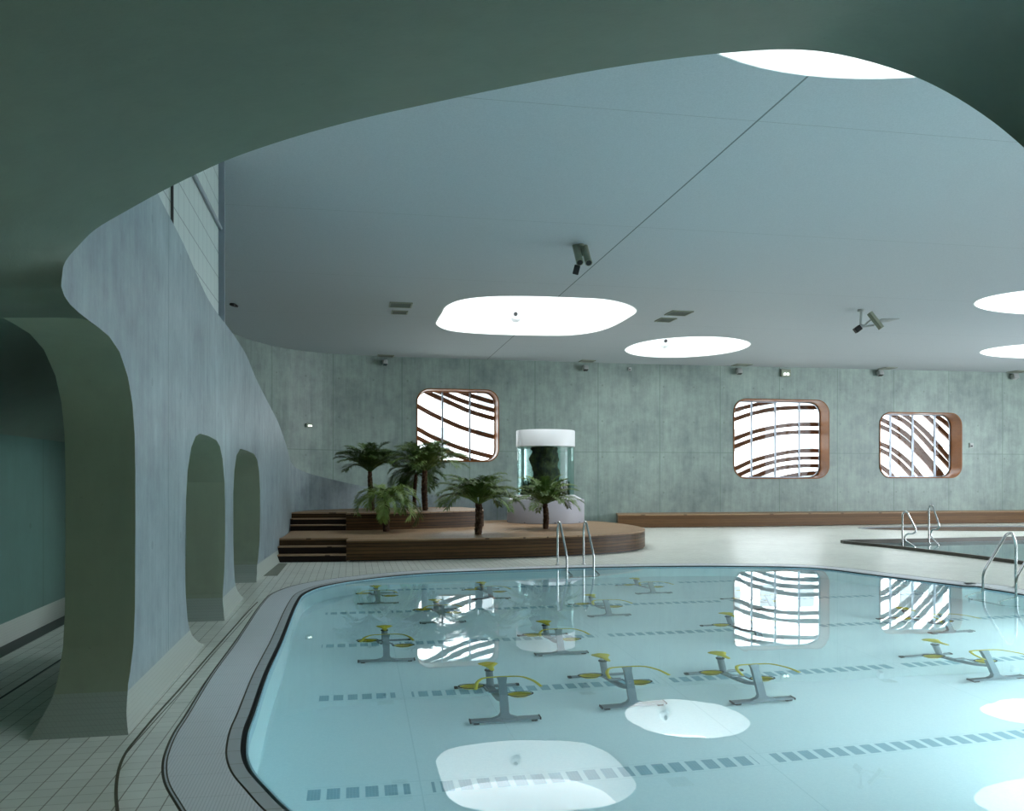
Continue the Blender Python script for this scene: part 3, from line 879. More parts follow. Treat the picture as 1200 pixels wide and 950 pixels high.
# second, higher-rimmed pool and the shallow oval pool behind it
M['p2floor'] = simple('teal_pool_tiles', (.16, .33, .34), .6)
M['water2'] = water_mat('second_pool_water', .001, (.85, .95, .95))
M['rim'] = simple('dark_bronze_rim', (.06, .055, .04), .4)
M['p3floor'] = simple('grey_pool_tiles', (.30, .33, .34), .6)
for nm, lp, dep, wz, mt, rim, lb in (('plunge_pool', pool2, .75, -.03, 'p2floor', True, 'smaller teal pool with dark raised rim at the right'), ('paddling_pool', pool3, .3, -.02, 'p3floor', False, 'shallow grey oval pool in front of the long bench')):
    pr = empty(nm, (lp[0][0], lp[0][1], 0)); pr['kind'] = 'structure'; pr['label'] = lb
    def q(bm): bmesh.ops.translate(bm, vec=(-lp[0][0], -lp[0][1], 0), verts=bm.verts); return bm
    bm = bmesh.new(); ring(bm, lp, lp, -dep, 0.0); fill_poly(bm, [lp], -dep); mesh_obj('basin', q(bm), M[mt], pr)
    bm = bmesh.new(); fill_poly(bm, [lp], wz); mesh_obj('water_surface', q(bm), M['water2'], pr)
    bm = bmesh.new()
    if rim:
        o1, o2 = offset_loop(lp, -.02), offset_loop(lp, .07)
        ring(bm, o1, o2, .07); ring(bm, o2, o2, .07, 0.0); ring(bm, o1, o1, -.04, .07)
        mesh_obj('raised_rim', q(bm), M['rim'], pr)
    else:
        o2 = offset_loop(lp, .05); ring(bm, lp, o2, .004); mesh_obj('edge_strip', q(bm), M['rim'], pr)

# unseen fill lamps added in near and right basin walls, brightening the pool
for x_, y_ in ((4.6, 4.9), (6.2, 5.25), (7.42, 6.8), (7.45, 8.4), (7.38, 10.0)):
    i_ = min(range(len(pool)), key=lambda i: (pool[i][0]-x_)**2 + (pool[i][1]-y_)**2)
    p_, q_ = Vector(pool[i_]), Vector(pool[(i_+1) % len(pool)]); t_ = (q_ - p_).normalized(); n_in = Vector((-t_.y, t_.x))
    rz_ = math.atan2(n_in.y, n_in.x)
    ul = thing('pool_fill_lamp', 'round white fill lamp added under water in the pool wall outside the picture', 'lamp', (p_.x, p_.y, -.62), rz_, 'added pool fill lamps')
    bm = bmesh.new(); tube(bm, [(0, 0, 0), (.03, 0, 0)], .19, 24); mesh_obj('trim_ring', bm, M['steel'], ul)
    bm = bmesh.new(); tube(bm, [(.03, 0, 0), (.035, 0, 0)], .16, 24); mesh_obj('lens', bm, M['lamp'], ul)
    l = bpy.data.lights.new('fill_light', 'AREA'); l.shape = 'DISK'; l.size = .32; l.energy = 24; l.color = (.82, .98, 1)
    lo = bpy.data.objects.new('fill_light', l); C.objects.link(lo); lo.location = (p_.x + n_in.x*.05, p_.y + n_in.y*.05, -.62)
    lo.rotation_euler = (n_in.to_3d()).to_track_quat('-Z', 'Y').to_euler()

# curved drain joints in the deck
def ribbon(bm, pts, w, z):
    prev = None
    for i, p in enumerate(pts):
        t = (pts[min(i+1, len(pts)-1)] - pts[max(i-1, 0)]); t.z = 0; t.normalize(); n = Vector((-t.y, t.x, 0))*w/2
        v = (bm.verts.new((p.x + n.x, p.y + n.y, z)), bm.verts.new((p.x - n.x, p.y - n.y, z)))
        if prev: bm.faces.new((prev[0], prev[1], v[1], v[0]))
        prev = v
bm = bmesh.new()
dj = catmull([P(*q) for q in ((140, 975), (137.5, 950), (136, 930), (137.5, 910), (142, 893), (150, 878), (162, 863), (181, 840), (210, 808), (243, 770), (275, 734), (292, 715), (302, 705))], 6)
ribbon(bm, dj, .017, .0015)
dj2 = catmull([P(*q) for q in ((147, 884), (157, 872), (186, 839.5), (215, 807.5), (247, 770), (278, 735), (296, 715))], 6)
ribbon(bm, dj2, .007, .0015)
o = struct('floor_joint', bm, M['joint'])
bm = bmesh.new()
ribbon(bm, [Vector((-2.58 - .2*D, D, 0)) for D in (3, 6, 9, 12)], .022, .0015)
struct('floor_slot', bm, M['slot'])
bm = bmesh.new(); ribbon(bm, [Vector((-3.26 - .2*D, D, 0)) for D in (2, 6, 10, 14)], .20, .0015)
M['gut'] = simple('dark_gutter_grille', (.035, .06, .055), .5)
struct('floor_gutter', bm, M['gut'])
# foot grille beside the steps
g4 = [P(308, 675), P(325, 674.7), P(337, 660), P(323, 660)]
bm = bmesh.new()
vs_ = [bm.verts.new((p.x, p.y, .003)) for p in g4]; bm.faces.new(vs_)
M['mat'] = simple('grey_green_floor_grille', (.20, .22, .17), .6)
gb = mesh_obj('floor_grille', bm, M['mat']); tag(gb, 'flat grey grille set in the floor at the foot of the wooden steps', 'floor grille')

# ------------------------------------------------------------------ wooden platforms
front = [(-4.64, 16.35), (-3.3, 16.5), (-1.6, 16.8), (0, 17.2), (1.3, 17.72), (2.2, 18.3), (2.81, 18.95), (3.12, 19.7), (3.22, 20.5), (3.15, 21.4), (2.9, 22.5), (2.42, 23.6), (1.6, 24.2)]
fr = [(p.x, p.y) for p in catmull([Vector((*q, 0)) for q in front], 5)]
# hug the shell wall at the back
back = []
for D_ in (24.2, 23.7, 23.2, 22.7, 21.9, 21.1, 20.2, 18.5, 17.4):
    pass
i0 = min(range(len(SP.p)), key=lambda i: (SP.p[i] - Vector((-.1, 24.4))).length)
i1 = min(range(len(SP.p)), key=lambda i: (SP.p[i] - Vector((-4.6, 16.9))).length)
for i in range(i0, i1, -2):
    s = SP.s[i]; q = SP.at(s) - SP.nrm(s)*.03; back.append((q.x, q.y))
lower = fr + [(.6, 24.35)] + back
LZ, UZ = .43, .83
def notch(front_l, x_end, tread, z0, riser, depth_n):
    pass
plat = thing('wooden_platform', 'broad low wooden platform with rounded end, carrying the aquarium and palms', 'platform', (0, 18, 0))
def lp_add(name, bm, mat, root, smooth=None):
    bmesh.ops.translate(bm, vec=-root.location, verts=bm.verts); return mesh_obj(name, bm, mat, root, smooth)
# lower: cut the stair notch out of the outline
xs = -3.27
def cut_outline(outl, xcut, dep):
    """move the front edge left of xcut back by dep"""
    res = []; done = False
    base = [p for p in outl]
    return base
stair_l = [(-4.64, 16.35), (xs, 16.5)]
T0 = Vector((xs + 4.64, .15)).normalized(); N0 = Vector((-T0.y, T0.x))
dep = .56
notch_pts = [(-4.68 + N0.x*dep, 16.35 + N0.y*dep), (xs + N0.x*dep, 16.5 + N0.y*dep), (xs, 16.5)]
rest = [p for p in fr if p[0] > xs + .05 or p[1] > 18]
low_out = notch_pts + rest + [(.6, 24.35)] + [p for p in back if p[1] > 17.0]
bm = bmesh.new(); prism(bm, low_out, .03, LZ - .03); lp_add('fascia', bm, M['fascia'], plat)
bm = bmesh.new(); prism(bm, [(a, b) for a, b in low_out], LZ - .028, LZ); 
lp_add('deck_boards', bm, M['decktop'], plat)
bm = bmesh.new(); prism(bm, offset_loop(low_out, -.08), 0.0, .03); lp_add('plinth', bm, M['black'], plat)
def step(root, a, b, d0, d1, z0, z1, name='step'):
    """box-shaped tread between plan points a and b, from d0 to d1 behind the front line"""
    T_ = (Vector(b) - Vector(a)).normalized(); N_ = Vector((-T_.y, T_.x))
    o_ = [Vector(a) + N_*d0, Vector(b) + N_*d0, Vector(b) + N_*d1, Vector(a) + N_*d1]
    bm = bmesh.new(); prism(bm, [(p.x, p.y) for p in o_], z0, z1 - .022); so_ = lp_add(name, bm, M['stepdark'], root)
    bm = bmesh.new(); o_[0] -= N_*.015; o_[1] -= N_*.015
    prism(bm, [(p.x, p.y) for p in o_], z1 - .022, z1); t_ = mesh_obj('tread', bm, M['decktop'], so_)
    bmesh.ops  # noqa
    t_.location = -Vector(root.location)
    return so_
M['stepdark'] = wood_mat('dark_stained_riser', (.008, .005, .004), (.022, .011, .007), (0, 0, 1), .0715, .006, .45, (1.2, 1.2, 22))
step(plat, (-4.67, 16.35), (xs - .003, 16.5), 0.0, .555, 0.0, .143)
step(plat, (-4.74, 16.35), (xs - .003, 16.5), .28, .555, .143, .287)
# upper
up = thing('wooden_platform', 'upper tier of wooden platform, stacked on the lower one against the concrete wall', 'platform', (-3, 21, LZ))
ufront = [(-3.87, 19.5), (-3.0, 19.75), (-2.2, 20.1), (-1.4, 20.65), (-.72, 21.25)]
uf = [(p.x, p.y) for p in catmull([Vector((*q, 0)) for q in ufront], 5)]
uback = [(-.8, 22.6), (-1.2, 23.2)] + [p for p in back if p[0] < -1.3 and p[1] > 20.0]
xs2 = -3.87
T1 = Vector((-3.87 + 5.15, .17)).normalized(); N1 = Vector((-T1.y, T1.x))
a1, b1 = Vector((-5.12, 19.32)), Vector((-3.87, 19.5))
up_out = [tuple(a1 + N1*.56 + Vector((-.06, 0))), tuple(b1 + N1*.56)] + uf + uback
bm = bmesh.new(); prism(bm, up_out, LZ + .0, UZ - .03); lp_add('fascia', bm, M['fascia'], up)
bm = bmesh.new(); prism(bm, up_out, UZ - .028, UZ); lp_add('deck_boards', bm, M['decktop'], up)
step(up, tuple(a1), (b1.x - .003, b1.y), 0.0, .555, LZ, LZ + .133)
step(up, (a1.x - .05, a1.y), (b1.x - .003, b1.y), .28, .555, LZ + .133, LZ + .267)

# long curved bench along the back wall
bf = [(3.50, 27.62), (4.4, 27.75), (6.5, 28.0), (8.6, 28.4), (12, 29.25), (15, 29.95), (19, 30.75), (24.3, 31.7)]
bfl = [(p.x, p.y) for p in catmull([Vector((*q, 0)) for q in bf], 4)]
bb_ = []
s0_, s1_ = None, None
for i in range(60):
    s = WP.s_of_ray(722) if i == 0 else s + .4
    q = WP.at(s) - WP.nrm(s)*.02
    if q.x > 24.2: break
    bb_.append((q.x, q.y))
bout = bfl + bb_[::-1]
bench = thing('wooden_bench', 'long low curved wooden bench running along the back wall', 'bench', (12, 29.5, 0))
bm = bmesh.new(); prism(bm, bout, .02, .41); lp_add('fascia', bm, M['benchwood'], bench)
bm = bmesh.new(); prism(bm, bout, .412, .44); lp_add('seat', bm, M['decktop'], bench)

# ------------------------------------------------------------------ aquarium
aq = thing('aquarium', 'round glass aquarium with white cap on a grey drum', 'aquarium', (.93, 23.2, LZ))
bm = bmesh.new(); lathe(bm, [(0, 0), (1.06, 0), (1.07, .01), (1.07, .615), (1.055, .635), (.9, .64), (0, .64)], 64); mesh_obj('drum', bm, M['offwhite'], aq, 40)
bm = bmesh.new(); lathe(bm, [(1.0, .64), (.98, .66), (.83, .74), (.815, .755), (0, .755)], 64); mesh_obj('rim', bm, M['white'], aq, 40)
bm = bmesh.new(); lathe(bm, [(.79, .755), (.79, 2.09)], 64); mesh_obj('tank_glass', bm, M['tankglass'], aq, 60)
bm = bmesh.new(); lathe(bm, [(0, 2.08), (.80, 2.08), (.815, 2.09), (.815, 2.51), (.80, 2.53), (0, 2.53)], 64); cap = mesh_obj('cap', bm, M['white'], aq, 40)
for k in range(8):
    a = 2*PI*k/8 + .2; bm = bmesh.new()
    lathe(bm, [(0, .004), (.02, .004), (.02, .02), (0, .02)], 8, (1.075*math.cos(a), 1.075*math.sin(a), .02))
    mesh_obj('fixing', bm, M['black'], aq)
# rock column and plants inside
def rock_mat():
    m, nt, b = newmat('mossy_rock'); n = N(nt); p = n.pos()
    a = n.noise(p, 4, 6, .7); mp = n.new('ShaderNodeMapping'); n.link(p, mp.inputs[0]); mp.inputs['Scale'].default_value = (8, 8, 1.5)
    c2 = n.noise(mp.outputs[0], 1.5, 5, .7)
    c = n.mix(n.ramp(a, .4, .65), (.010, .013, .010, 1), (.09, .095, .03, 1)); c = n.mix(n.ramp(c2, .55, .75), c, (.09, .05, .02, 1))
    n.link(c, b.inputs['Base Color']); b.inputs['Roughness'].default_value = .8; n.bump(a, .8, .05, b); return m
bm = bmesh.new()
pr_ = []
for i in range(22):
    z = 1.325*i/21
    pr_.append((.36 + .02*math.sin(i*1.3) + .015*math.sin(i*2.9) + (.30*max(0, 1 - i/6)), z))
lathe(bm, [(0, 0)] + pr_ + [(0, 1.325)], 40)
from mathutils import noise as mn
for v in bm.verts:
    d = mn.noise(v.co*2.6)*.10 + mn.noise(v.co*9)*.05
    rr_ = Vector((v.co.x, v.co.y, 0)); 
    if rr_.length > 1e-3: v.co += rr_.normalized()*d
rk = mesh_obj('aquarium_rock', bm, rock_mat(), None, 80); rk.location = (.93 - .02, 23.2, LZ + .756)
tag(rk, 'dark brown mossy rock column inside the round aquarium', 'rock')
def leaf_mat(name, c1, c2, rough=.5):
    m, nt, b = newmat(name); n = N(nt); p = n.pos()
    f = n.noise(p, 2.5, 3, .6)
    c = n.mix(n.ramp(f, .35, .65), (*c1, 1), (*c2, 1)); n.link(c, b.inputs['Base Color']); b.inputs['Roughness'].default_value = rough
    b.inputs['Specular IOR Level'].default_value = .4
    return m
M['weed'] = leaf_mat('dark_water_plants', (.006, .02, .008), (.02, .05, .015))
bm = bmesh.new()
for i in range(420):
    a = random.uniform(0, 2*PI); r0 = random.uniform(.28, .68); x, y = r0*math.cos(a), r0*math.sin(a)
    hh = random.uniform(.12, .42) * (1.25 if random.random() < .2 else 1); w = random.uniform(.012, .03)
    dx, dy = random.uniform(-.12, .12), random.uniform(-.12, .12)
    k = random.uniform(0, PI); wx, wy = w*math.cos(k), w*math.sin(k)
    if math.hypot(x+dx, y+dy) > .74: dx, dy = -dx, -dy
    a_ = [bm.verts.new((x-wx, y-wy, 0)), bm.verts.new((x+wx, y+wy, 0)), bm.verts.new((x+wx*1.2+dx*.4, y+wy*1.2+dy*.4, hh*.6)), bm.verts.new((x-wx*1.2+dx*.4, y-wy*1.2+dy*.4, hh*.6)), bm.verts.new((x+dx, y+dy, hh))]
    bm.faces.new(a_[:4]); bm.faces.new((a_[3], a_[2], a_[4]))
wd = mesh_obj('water_plants', bm, M['weed']); wd.location = (.93, 23.2, LZ + .756)
tag(wd, 'bed of dark green plants around the rock in the aquarium', 'water plants', None, 'stuff')

# ------------------------------------------------------------------ palms
M['trunk'] = leaf_mat('fibrous_palm_trunk', (.035, .016, .008), (.085, .04, .02), .9)
M['trunk2'] = leaf_mat('palm_trunk_scales', (.05, .025, .012), (.14, .085, .045), .9)
def frond_mesh(bm, L, rise, droop, az, nl=34, leaf=.26, twist=0.0, seed=0, sidebend=0.0, base=(0, 0, 0)):
    rnd = random.Random(seed)
    # rachis
    pts = []; n = 14
    el = rise; p = Vector(base); ca, sa = math.cos(az), math.sin(az)
    for i in range(n + 1):
        pts.append(p.copy())
        t = i/n
        e = el - droop*t**1.5
        a2 = az + sidebend*t
        p = p + Vector((math.cos(a2)*math.cos(e), math.sin(a2)*math.cos(e), math.sin(e)))*(L/n)
    tube(bm, pts, [.011*(1 - .85*i/n) + .001 for i in range(n+1)], 5)
    for i in range(nl):
        t = .16 + .84*i/(nl - 1)
        f = t*n; k = min(int(f), n-1); q = pts[k].lerp(pts[k+1], f-k)
        tg = (pts[k+1]-pts[k]).normalized()
        side = tg.cross(Vector((0, 0, 1)));
        if side.length < .05: side = Vector((sa, -ca, 0))
        side.normalize(); upv = side.cross(tg).normalized()
        ll = leaf*(math.sin(PI*(.12 + .80*t))**.7)*rnd.uniform(.85, 1.1)
        for sg in (-1, 1):
            d = (tg*(.55 + .3*t) + side*sg*.85 + upv*rnd.uniform(.05, .5)).normalized()
            w = .0085
            m1 = q + d*ll*.5; m2 = q + d*ll + Vector((0, 0, -1))*ll*rnd.uniform(.12, .40)
            wv = d.cross(upv).normalized()*w
            a_ = bm.verts.new(q - wv*.5); b_ = bm.verts.new(q + wv*.5); c_ = bm.verts.new(m1 + wv); d_ = bm.verts.new(m1 - wv); e_ = bm.verts.new(m2)
            bm.faces.new((a_, b_, c_, d_)); bm.faces.new((d_, c_, e_))
def palm(name, label, loc, th, r0, r1, L, nf_, c1, c2, seed, droop=1.7, rise=(.25, 1.35), leaf=.26, lean=(0, 0), nl=34, group='potted palms'):
    rnd = random.Random(seed); nf = int(nf_*1.35); r0 *= .72; r1 *= .75; nl = 54
    root = thing(name, label, 'palm', loc)
    bm = bmesh.new(); bm2 = bmesh.new()
    pts, rs = [], []
    for i in range(13):
        t = i/12; pts.append(Vector((lean[0]*t + .012*math.sin(5*t + seed), lean[1]*t, th*t))); rs.append((r0 + (r1-r0)*t)*(1 + .12*math.sin(PI*t)))
    tube(bm, pts, rs, 12)
    # spiral of old leaf bases
    nsc = int(th/.03)*2
    for i in range(nsc):
        t = (i + .5)/nsc; f = t*12; k = min(int(f), 11); c = pts[k].lerp(pts[k+1], f-k); r = rs[k]
        a = i*2.399; d = Vector((math.cos(a), math.sin(a), 0)); s = Vector((-math.sin(a), math.cos(a), 0))
        w = r*.55; b0 = c + d*r*.85
        v = [b0 - s*w, b0 + s*w, b0 + s*w*.55 + d*r*.38 + Vector((0, 0, .055)), b0 - s*w*.55 + d*r*.38 + Vector((0, 0, .055)), b0 + d*0 + Vector((0, 0, .085))]
        v = [bm2.verts.new(x) for x in v]
        bm2.faces.new(v[:4]); bm2.faces.new((v[3], v[2], v[4])); bm2.faces.new((v[0], v[3], v[4])); bm2.faces.new((v[2], v[1], v[4]))
    tr = mesh_obj('trunk', bm, M['trunk'], root, 60)
    mesh_obj('leaf_base', bm2, M['trunk2'], tr)['kind'] = 'stuff'
    lm = leaf_mat('palm_leaf_%d' % seed, c1, c2)
    topp = pts[-1]
    for i in range(nf):
        t = i/(nf - 1)
        az = i*2.399 + rnd.uniform(-.25, .25)
        el = rise[1] - (rise[1]-rise[0])*t**.8 + rnd.uniform(-.1, .1)
        bm = bmesh.new()
        frond_mesh(bm, L*rnd.uniform(.85, 1.08)*(.8 + .2*t), el, droop*rnd.uniform(.8, 1.15), az, nl, leaf, seed=seed*100+i, sidebend=rnd.uniform(-.35, .35), base=topp + Vector((math.cos(az), math.sin(az), 0))*r1*.5)
        mesh_obj('frond', bm, lm, root)
    return root
dk1, dk2 = (.035, .075, .016), (.085, .155, .032)
md1, md2 = (.055, .11, .020), (.14, .23, .045)
lt1, lt2 = (.11, .19, .035), (.21, .31, .07)
def PZ(x, y, z): p = P(x, y, z); return (p.x, p.y, z)
palm('palm_tree', 'dark green palm with bare trunk, leftmost on the upper wooden tier', PZ(435.5, 597.6, UZ), .98, .085, .06, 1.12, 24, dk1, dk2, 1, droop=1.35, rise=(.62, 1.4), leaf=.30, lean=(-.04, 0))
palm('palm_tree', 'tallest full-crowned palm on the upper wooden tier, in front of the window', PZ(497.7, 598.0, UZ), 1.0, .09, .075, 1.3, 28, dk1, md2, 2, droop=1.4, rise=(.55, 1.4), leaf=.32)
palm('palm_tree', 'thin palm half hidden behind the tallest palm', PZ(486.0, 596.4, UZ), .92, .06, .05, .95, 16, dk1, dk2, 3, droop=1.9, rise=(.0, 1.1), leaf=.28, lean=(.02, 0))
palm('palm_tree', 'drooping light green palm with spotted trunk in front of the upper tier', PZ(453, 622.6, LZ), .66, .10, .055, 1.12, 13, lt1, lt2, 4, droop=2.7, rise=(.35, 1.25), leaf=.27)
palm('palm_tree', 'wide bushy palm standing alone on the lower wooden platform', PZ(561, 626.2, LZ), .66, .10, .085, 1.18, 27, md1, md2, 5, droop=1.55, rise=(.42, 1.45), leaf=.27)
palm('palm_tree', 'palm with loose crown in front of the aquarium', PZ(639.4, 619.6, LZ), .60, .085, .065, 1.08, 22, md1, md2, 6, droop=1.35, rise=(.3, 1.45), leaf=.24)

# ------------------------------------------------------------------ ladders
def rail_mesh(pts, r=.021, seg=12):
    bm = bmesh.new(); tube(bm, pts, r, seg); return bm
def round_path(pts, rad=.06, n=5):
    pts = [Vector(p) for p in pts]; out = [pts[0]]
    for i in range(1, len(pts)-1):
        a = (pts[i-1]-pts[i]); b = (pts[i+1]-pts[i]); r = min(rad, a.length*.45, b.length*.45)
        p0 = pts[i] + a.normalized()*r; p2_ = pts[i] + b.normalized()*r
        for k in range(n + 1):
            t = k/n; out.append((1-t)**2*p0 + 2*t*(1-t)*pts[i] + t*t*p2_)
    out.append(pts[-1]); return out
def ladder(label, c, ang, sep=.5, run=.62, depth=.95):
    """c: point on the pool edge midway between rails; ang: direction from pool to deck"""
    root = thing('pool_ladder', label, 'pool ladder', c, ang, 'steel pool ladders')
    # local +x points to the deck
    for sg in (-1, 1):
        y = sg*sep/2
        pts = [(run-.05, y, 0.0), (run-.05, y, .70), (run-.17, y, .85), (.34, y, .80), (-.06, y, .26), (-.06, y, -.32), (.0 + -.42, y, -.80), (-.30, y, -1.0), (-.05, y, -1.12)]
        pts = [(.50, y, 0.0), (.50, y, .68), (.43, y, .83), (.33, y, .80), (-.07, y, .24), (-.07, y, -.15), (-.38, y, -.62), (-.30, y, -.95), (-.01, y, -1.1)]
        mesh_obj('rail', rail_mesh(round_path(pts, .09)), M['steel'], root, 60)
        bm = bmesh.new(); lathe(bm, [(0, .0), (.045, .0), (.045, .012), (.024, .02), (0, .02)], 20, (.50, y, 0)); mesh_obj('foot_flange', bm, M['steel'], root, 40)
    for z, x in ((-.98, -.26),):
        bm = bmesh.new(); box(bm, (x, 0, z), (.08, sep, .03), bev=.008); mesh_obj('tread', bm, M['steel'], root)
    return root
pA, pB = P(661.5, 666, WZ), P(695.4, 665.9, WZ)
mid = (pA + pB)/2
ang = math.atan2((pB-pA).y, (pB-pA).x) + PI/2
ladder('steel ladder at the far edge of the large pool, in front of the wooden platform', (mid.x, mid.y - .0, 0), math.radians(104), sep=.52)
ladder('steel ladder entering the large pool at the right edge of the picture', (7.17, 12.2, 0), math.radians(12), sep=.62)
def handrail(label, base, ang, h):
    root = thing('pool_handrail', label, 'handrail', base, ang)
    pts = [(0, 0, 0), (0, 0, h-.06), (.06, 0, h), (.12, 0, h-.02), (.32, 0, h*.5), (.32, 0, h*.42), (.26, 0, h*.38), (.12, 0, h*.37), (.06, 0, h*.30), (.06, 0, h*.18), (.30, 0, .0), (.34, 0, -.35)]
    mesh_obj('rail', rail_mesh(round_path(pts, .05), .021), M['steel'], root, 60)
    bm = bmesh.new(); lathe(bm, [(0, 0), (.05, 0), (.05, .012), (0, .016)], 16); mesh_obj('foot_flange', bm, M['steel'], root)
    return root
r1_ = P(1057.5, 640.5, 0); handrail('looped steel handrail at the tip of the smaller teal pool, lower and left one', (r1_.x, r1_.y, 0), .0, .85)
r2_ = P(1088.5, 636.5, 0); handrail('narrow steel handrail of the smaller teal pool, taller and right one', (r2_.x, r2_.y, 0), -1.25, .98)

# ------------------------------------------------------------------ underwater exercise bikes
def make_bike():
    root = empty('exercise_bike')
    def part(name, bm, m, par=None, smooth=40): return mesh_obj(name, bm, m, par or root, smooth)
    bm = bmesh.new(); box(bm, (0, -.5, .075), (.60, .085, .045), bev=.012); ff = part('front_foot', bm, M['alu'])
    for sg in (-1, 1):
        bm = bmesh.new(); tube(bm, [(sg*.25 - .022, -.5, .045), (sg*.25 + .022, -.5, .045)], .045, 16); part('wheel', bm, M['black'], ff)
        bm = bmesh.new(); box(bm, (sg*.30, -.5, .075), (.012, .09, .05), bev=.004); part('end_cap', bm, M['black'], ff)
    bm = bmesh.new()   # column: tapered plate with gusset
    prof_ = [(-.12, .095), (.12, .095), (.055, .15), (.036, .21), (.034, .98), (.044, 1.10), (-.044, 1.10), (-.034, .98), (-.036, .21), (-.055, .15)]
    def ctr(z): return -.5 + .17*(z - .095)/1.0
    fa = [bm.verts.new((x, ctr(z) - .025, z)) for x, z in prof_]; fb = [bm.verts.new((x, ctr(z) + .025, z)) for x, z in prof_]
    bm.faces.new(fa); bm.faces.new(fb[::-1])
    for k in range(len(fa)): bm.faces.new((fa[k], fb[k], fb[(k+1) % len(fa)], fa[(k+1) % len(fa)]))
    part('front_column', bm, M['alu'], smooth=20)
    hb = round_path([(-.275, -.66, 1.06), (-.25, -.50, 1.095), (-.17, -.33, 1.105), (0, -.325, 1.105), (.17, -.33, 1.105), (.25, -.50, 1.095), (.275, -.66, 1.06)], .09)
    bm = bmesh.new(); tube(bm, hb, .016, 10); part('handlebar', bm, M['yellow'])
    bm = bmesh.new(); box(bm, (0, -.33, 1.09), (.09, .05, .04), bev=.01); part('clamp', bm, M['alu'])
    bm = bmesh.new(); tube(bm, [(-.29, .5, .045), (.29, .5, .045)], .032, 14); rf = part('rear_foot', bm, M['alu'])
    for sg in (-1, 1):
        bm = bmesh.new(); tube(bm, [(sg*.285, .5, .045), (sg*.315, .5, .045)], .035, 14); part('end_cap', bm, M['black'], rf)
    bm = bmesh.new()   # bent main beam
    cv = catmull([(0, .5, .07), (0, .30, .20), (0, .05, .26), (0, -.2, .34), (0, -.43, .50)], 5)
    prev = None
    for i, p in enumerate(cv):
        tg = (cv[min(i+1, len(cv)-1)] - cv[max(i-1, 0)]).normalized(); up_ = Vector((0, -tg.z, tg.y)); up_ = up_ if up_.z > 0 else -up_
        q = [bm.verts.new(p + Vector((sx*.03, 0, 0)) + up_*sz*.035) for sx, sz in ((-1, -1), (1, -1), (1, 1), (-1, 1))]
        if prev:
            for k in range(4): bm.faces.new((prev[k], prev[(k+1) % 4], q[(k+1) % 4], q[k]))
        else: bm.faces.new(q[::-1])
        prev = q
    bm.faces.new(prev); bmesh.ops.recalc_face_normals(bm, faces=bm.faces); part('frame_beam', bm, M['alu'], smooth=50)
    bm = bmesh.new(); tube(bm, [(0, .27, .20), (0, .36, .72)], .036, 14); part('seat_tube', bm, M['alu'])
    bm = bmesh.new(); tube(bm, [(0, .352, .68), (0, .375, .84)], .026, 12); part('seat_post', bm, M['steel'])
    bm = bmesh.new(); tube(bm, [(0, .354, .69), (0, .358, .73)], .045, 14); part('post_collar', bm, M['black'])
    # saddle: wide rear, horn to the front
    bm = bmesh.new(); ol = [(0, .12, .018), (.03, .10, .03), (.055, .02, .04), (.115, -.10, .02)]
    secs = [(.16, .018, .0, .020), (.12, .028, .0, .03), (.03, .038, .0, .035), (-.04, .075, .0, .04), (-.10, .115, .0, .045), (-.14, .105, .0, .04), (-.17, .04, .0, .03)]
    prev = None; ns = 12
    for y, w, _, t_ in secs:
        w *= .86; t_ *= .8
        ringv = [bm.verts.new((w*math.cos(2*PI*k/ns), .37 - y - .05, .87 + t_*.6*math.sin(2*PI*k/ns) + (.012 if math.sin(2*PI*k/ns) > 0 else 0))) for k in range(ns)]
        if prev:
            for k in range(ns): bm.faces.new((prev[k], prev[(k+1) % ns], ringv[(k+1) % ns], ringv[k]))
        else: bm.faces.new(ringv[::-1])
        prev = ringv
    bm.faces.new(prev); bmesh.ops.recalc_face_normals(bm, faces=bm.faces)
    part('saddle', bm, M['yellow'], smooth=80)
    bm = bmesh.new(); tube(bm, [(-.06, 0.0, .36), (.06, 0.0, .36)], .035, 16); part('crank_hub', bm, M['alu'])
    for sg in (-1, 1):
        yy, zz = sg*-.13, .36 - sg*.03
        bm = bmesh.new(); tube(bm, [(sg*.07, 0, .36), (sg*.09, yy, zz)], .014, 8); cr = part('crank_arm', bm, M['alu'])
        pc = Vector((sg*.20, yy, zz))
        bm = bmesh.new()
        # shallow boat-shaped cage
        rr0 = [bm.verts.new(pc + Vector((.115*math.cos(a), .07*math.sin(a), .02))) for a in [2*PI*k/16 for k in range(16)]]
        rr1 = [bm.verts.new(pc + Vector((.075*math.cos(a), .05*math.sin(a), -.035))) for a in [2*PI*k/16 for k in range(16)]]
        for k in range(16): bm.faces.new((rr0[k], rr0[(k+1) % 16], rr1[(k+1) % 16], rr1[k]))
        bm.faces.new(rr1[::-1])
        pd = part('pedal', bm, M['yellow'])
        bm = bmesh.new(); tube(bm, [pc + Vector((.12*math.cos(a), .075*math.sin(a), .022 + .018*abs(math.cos(a)))) for a in [2*PI*k/20 for k in range(20)]], .008, 6, closed=True)
        part('pedal_strap', bm, M['black'], pd)
    return root
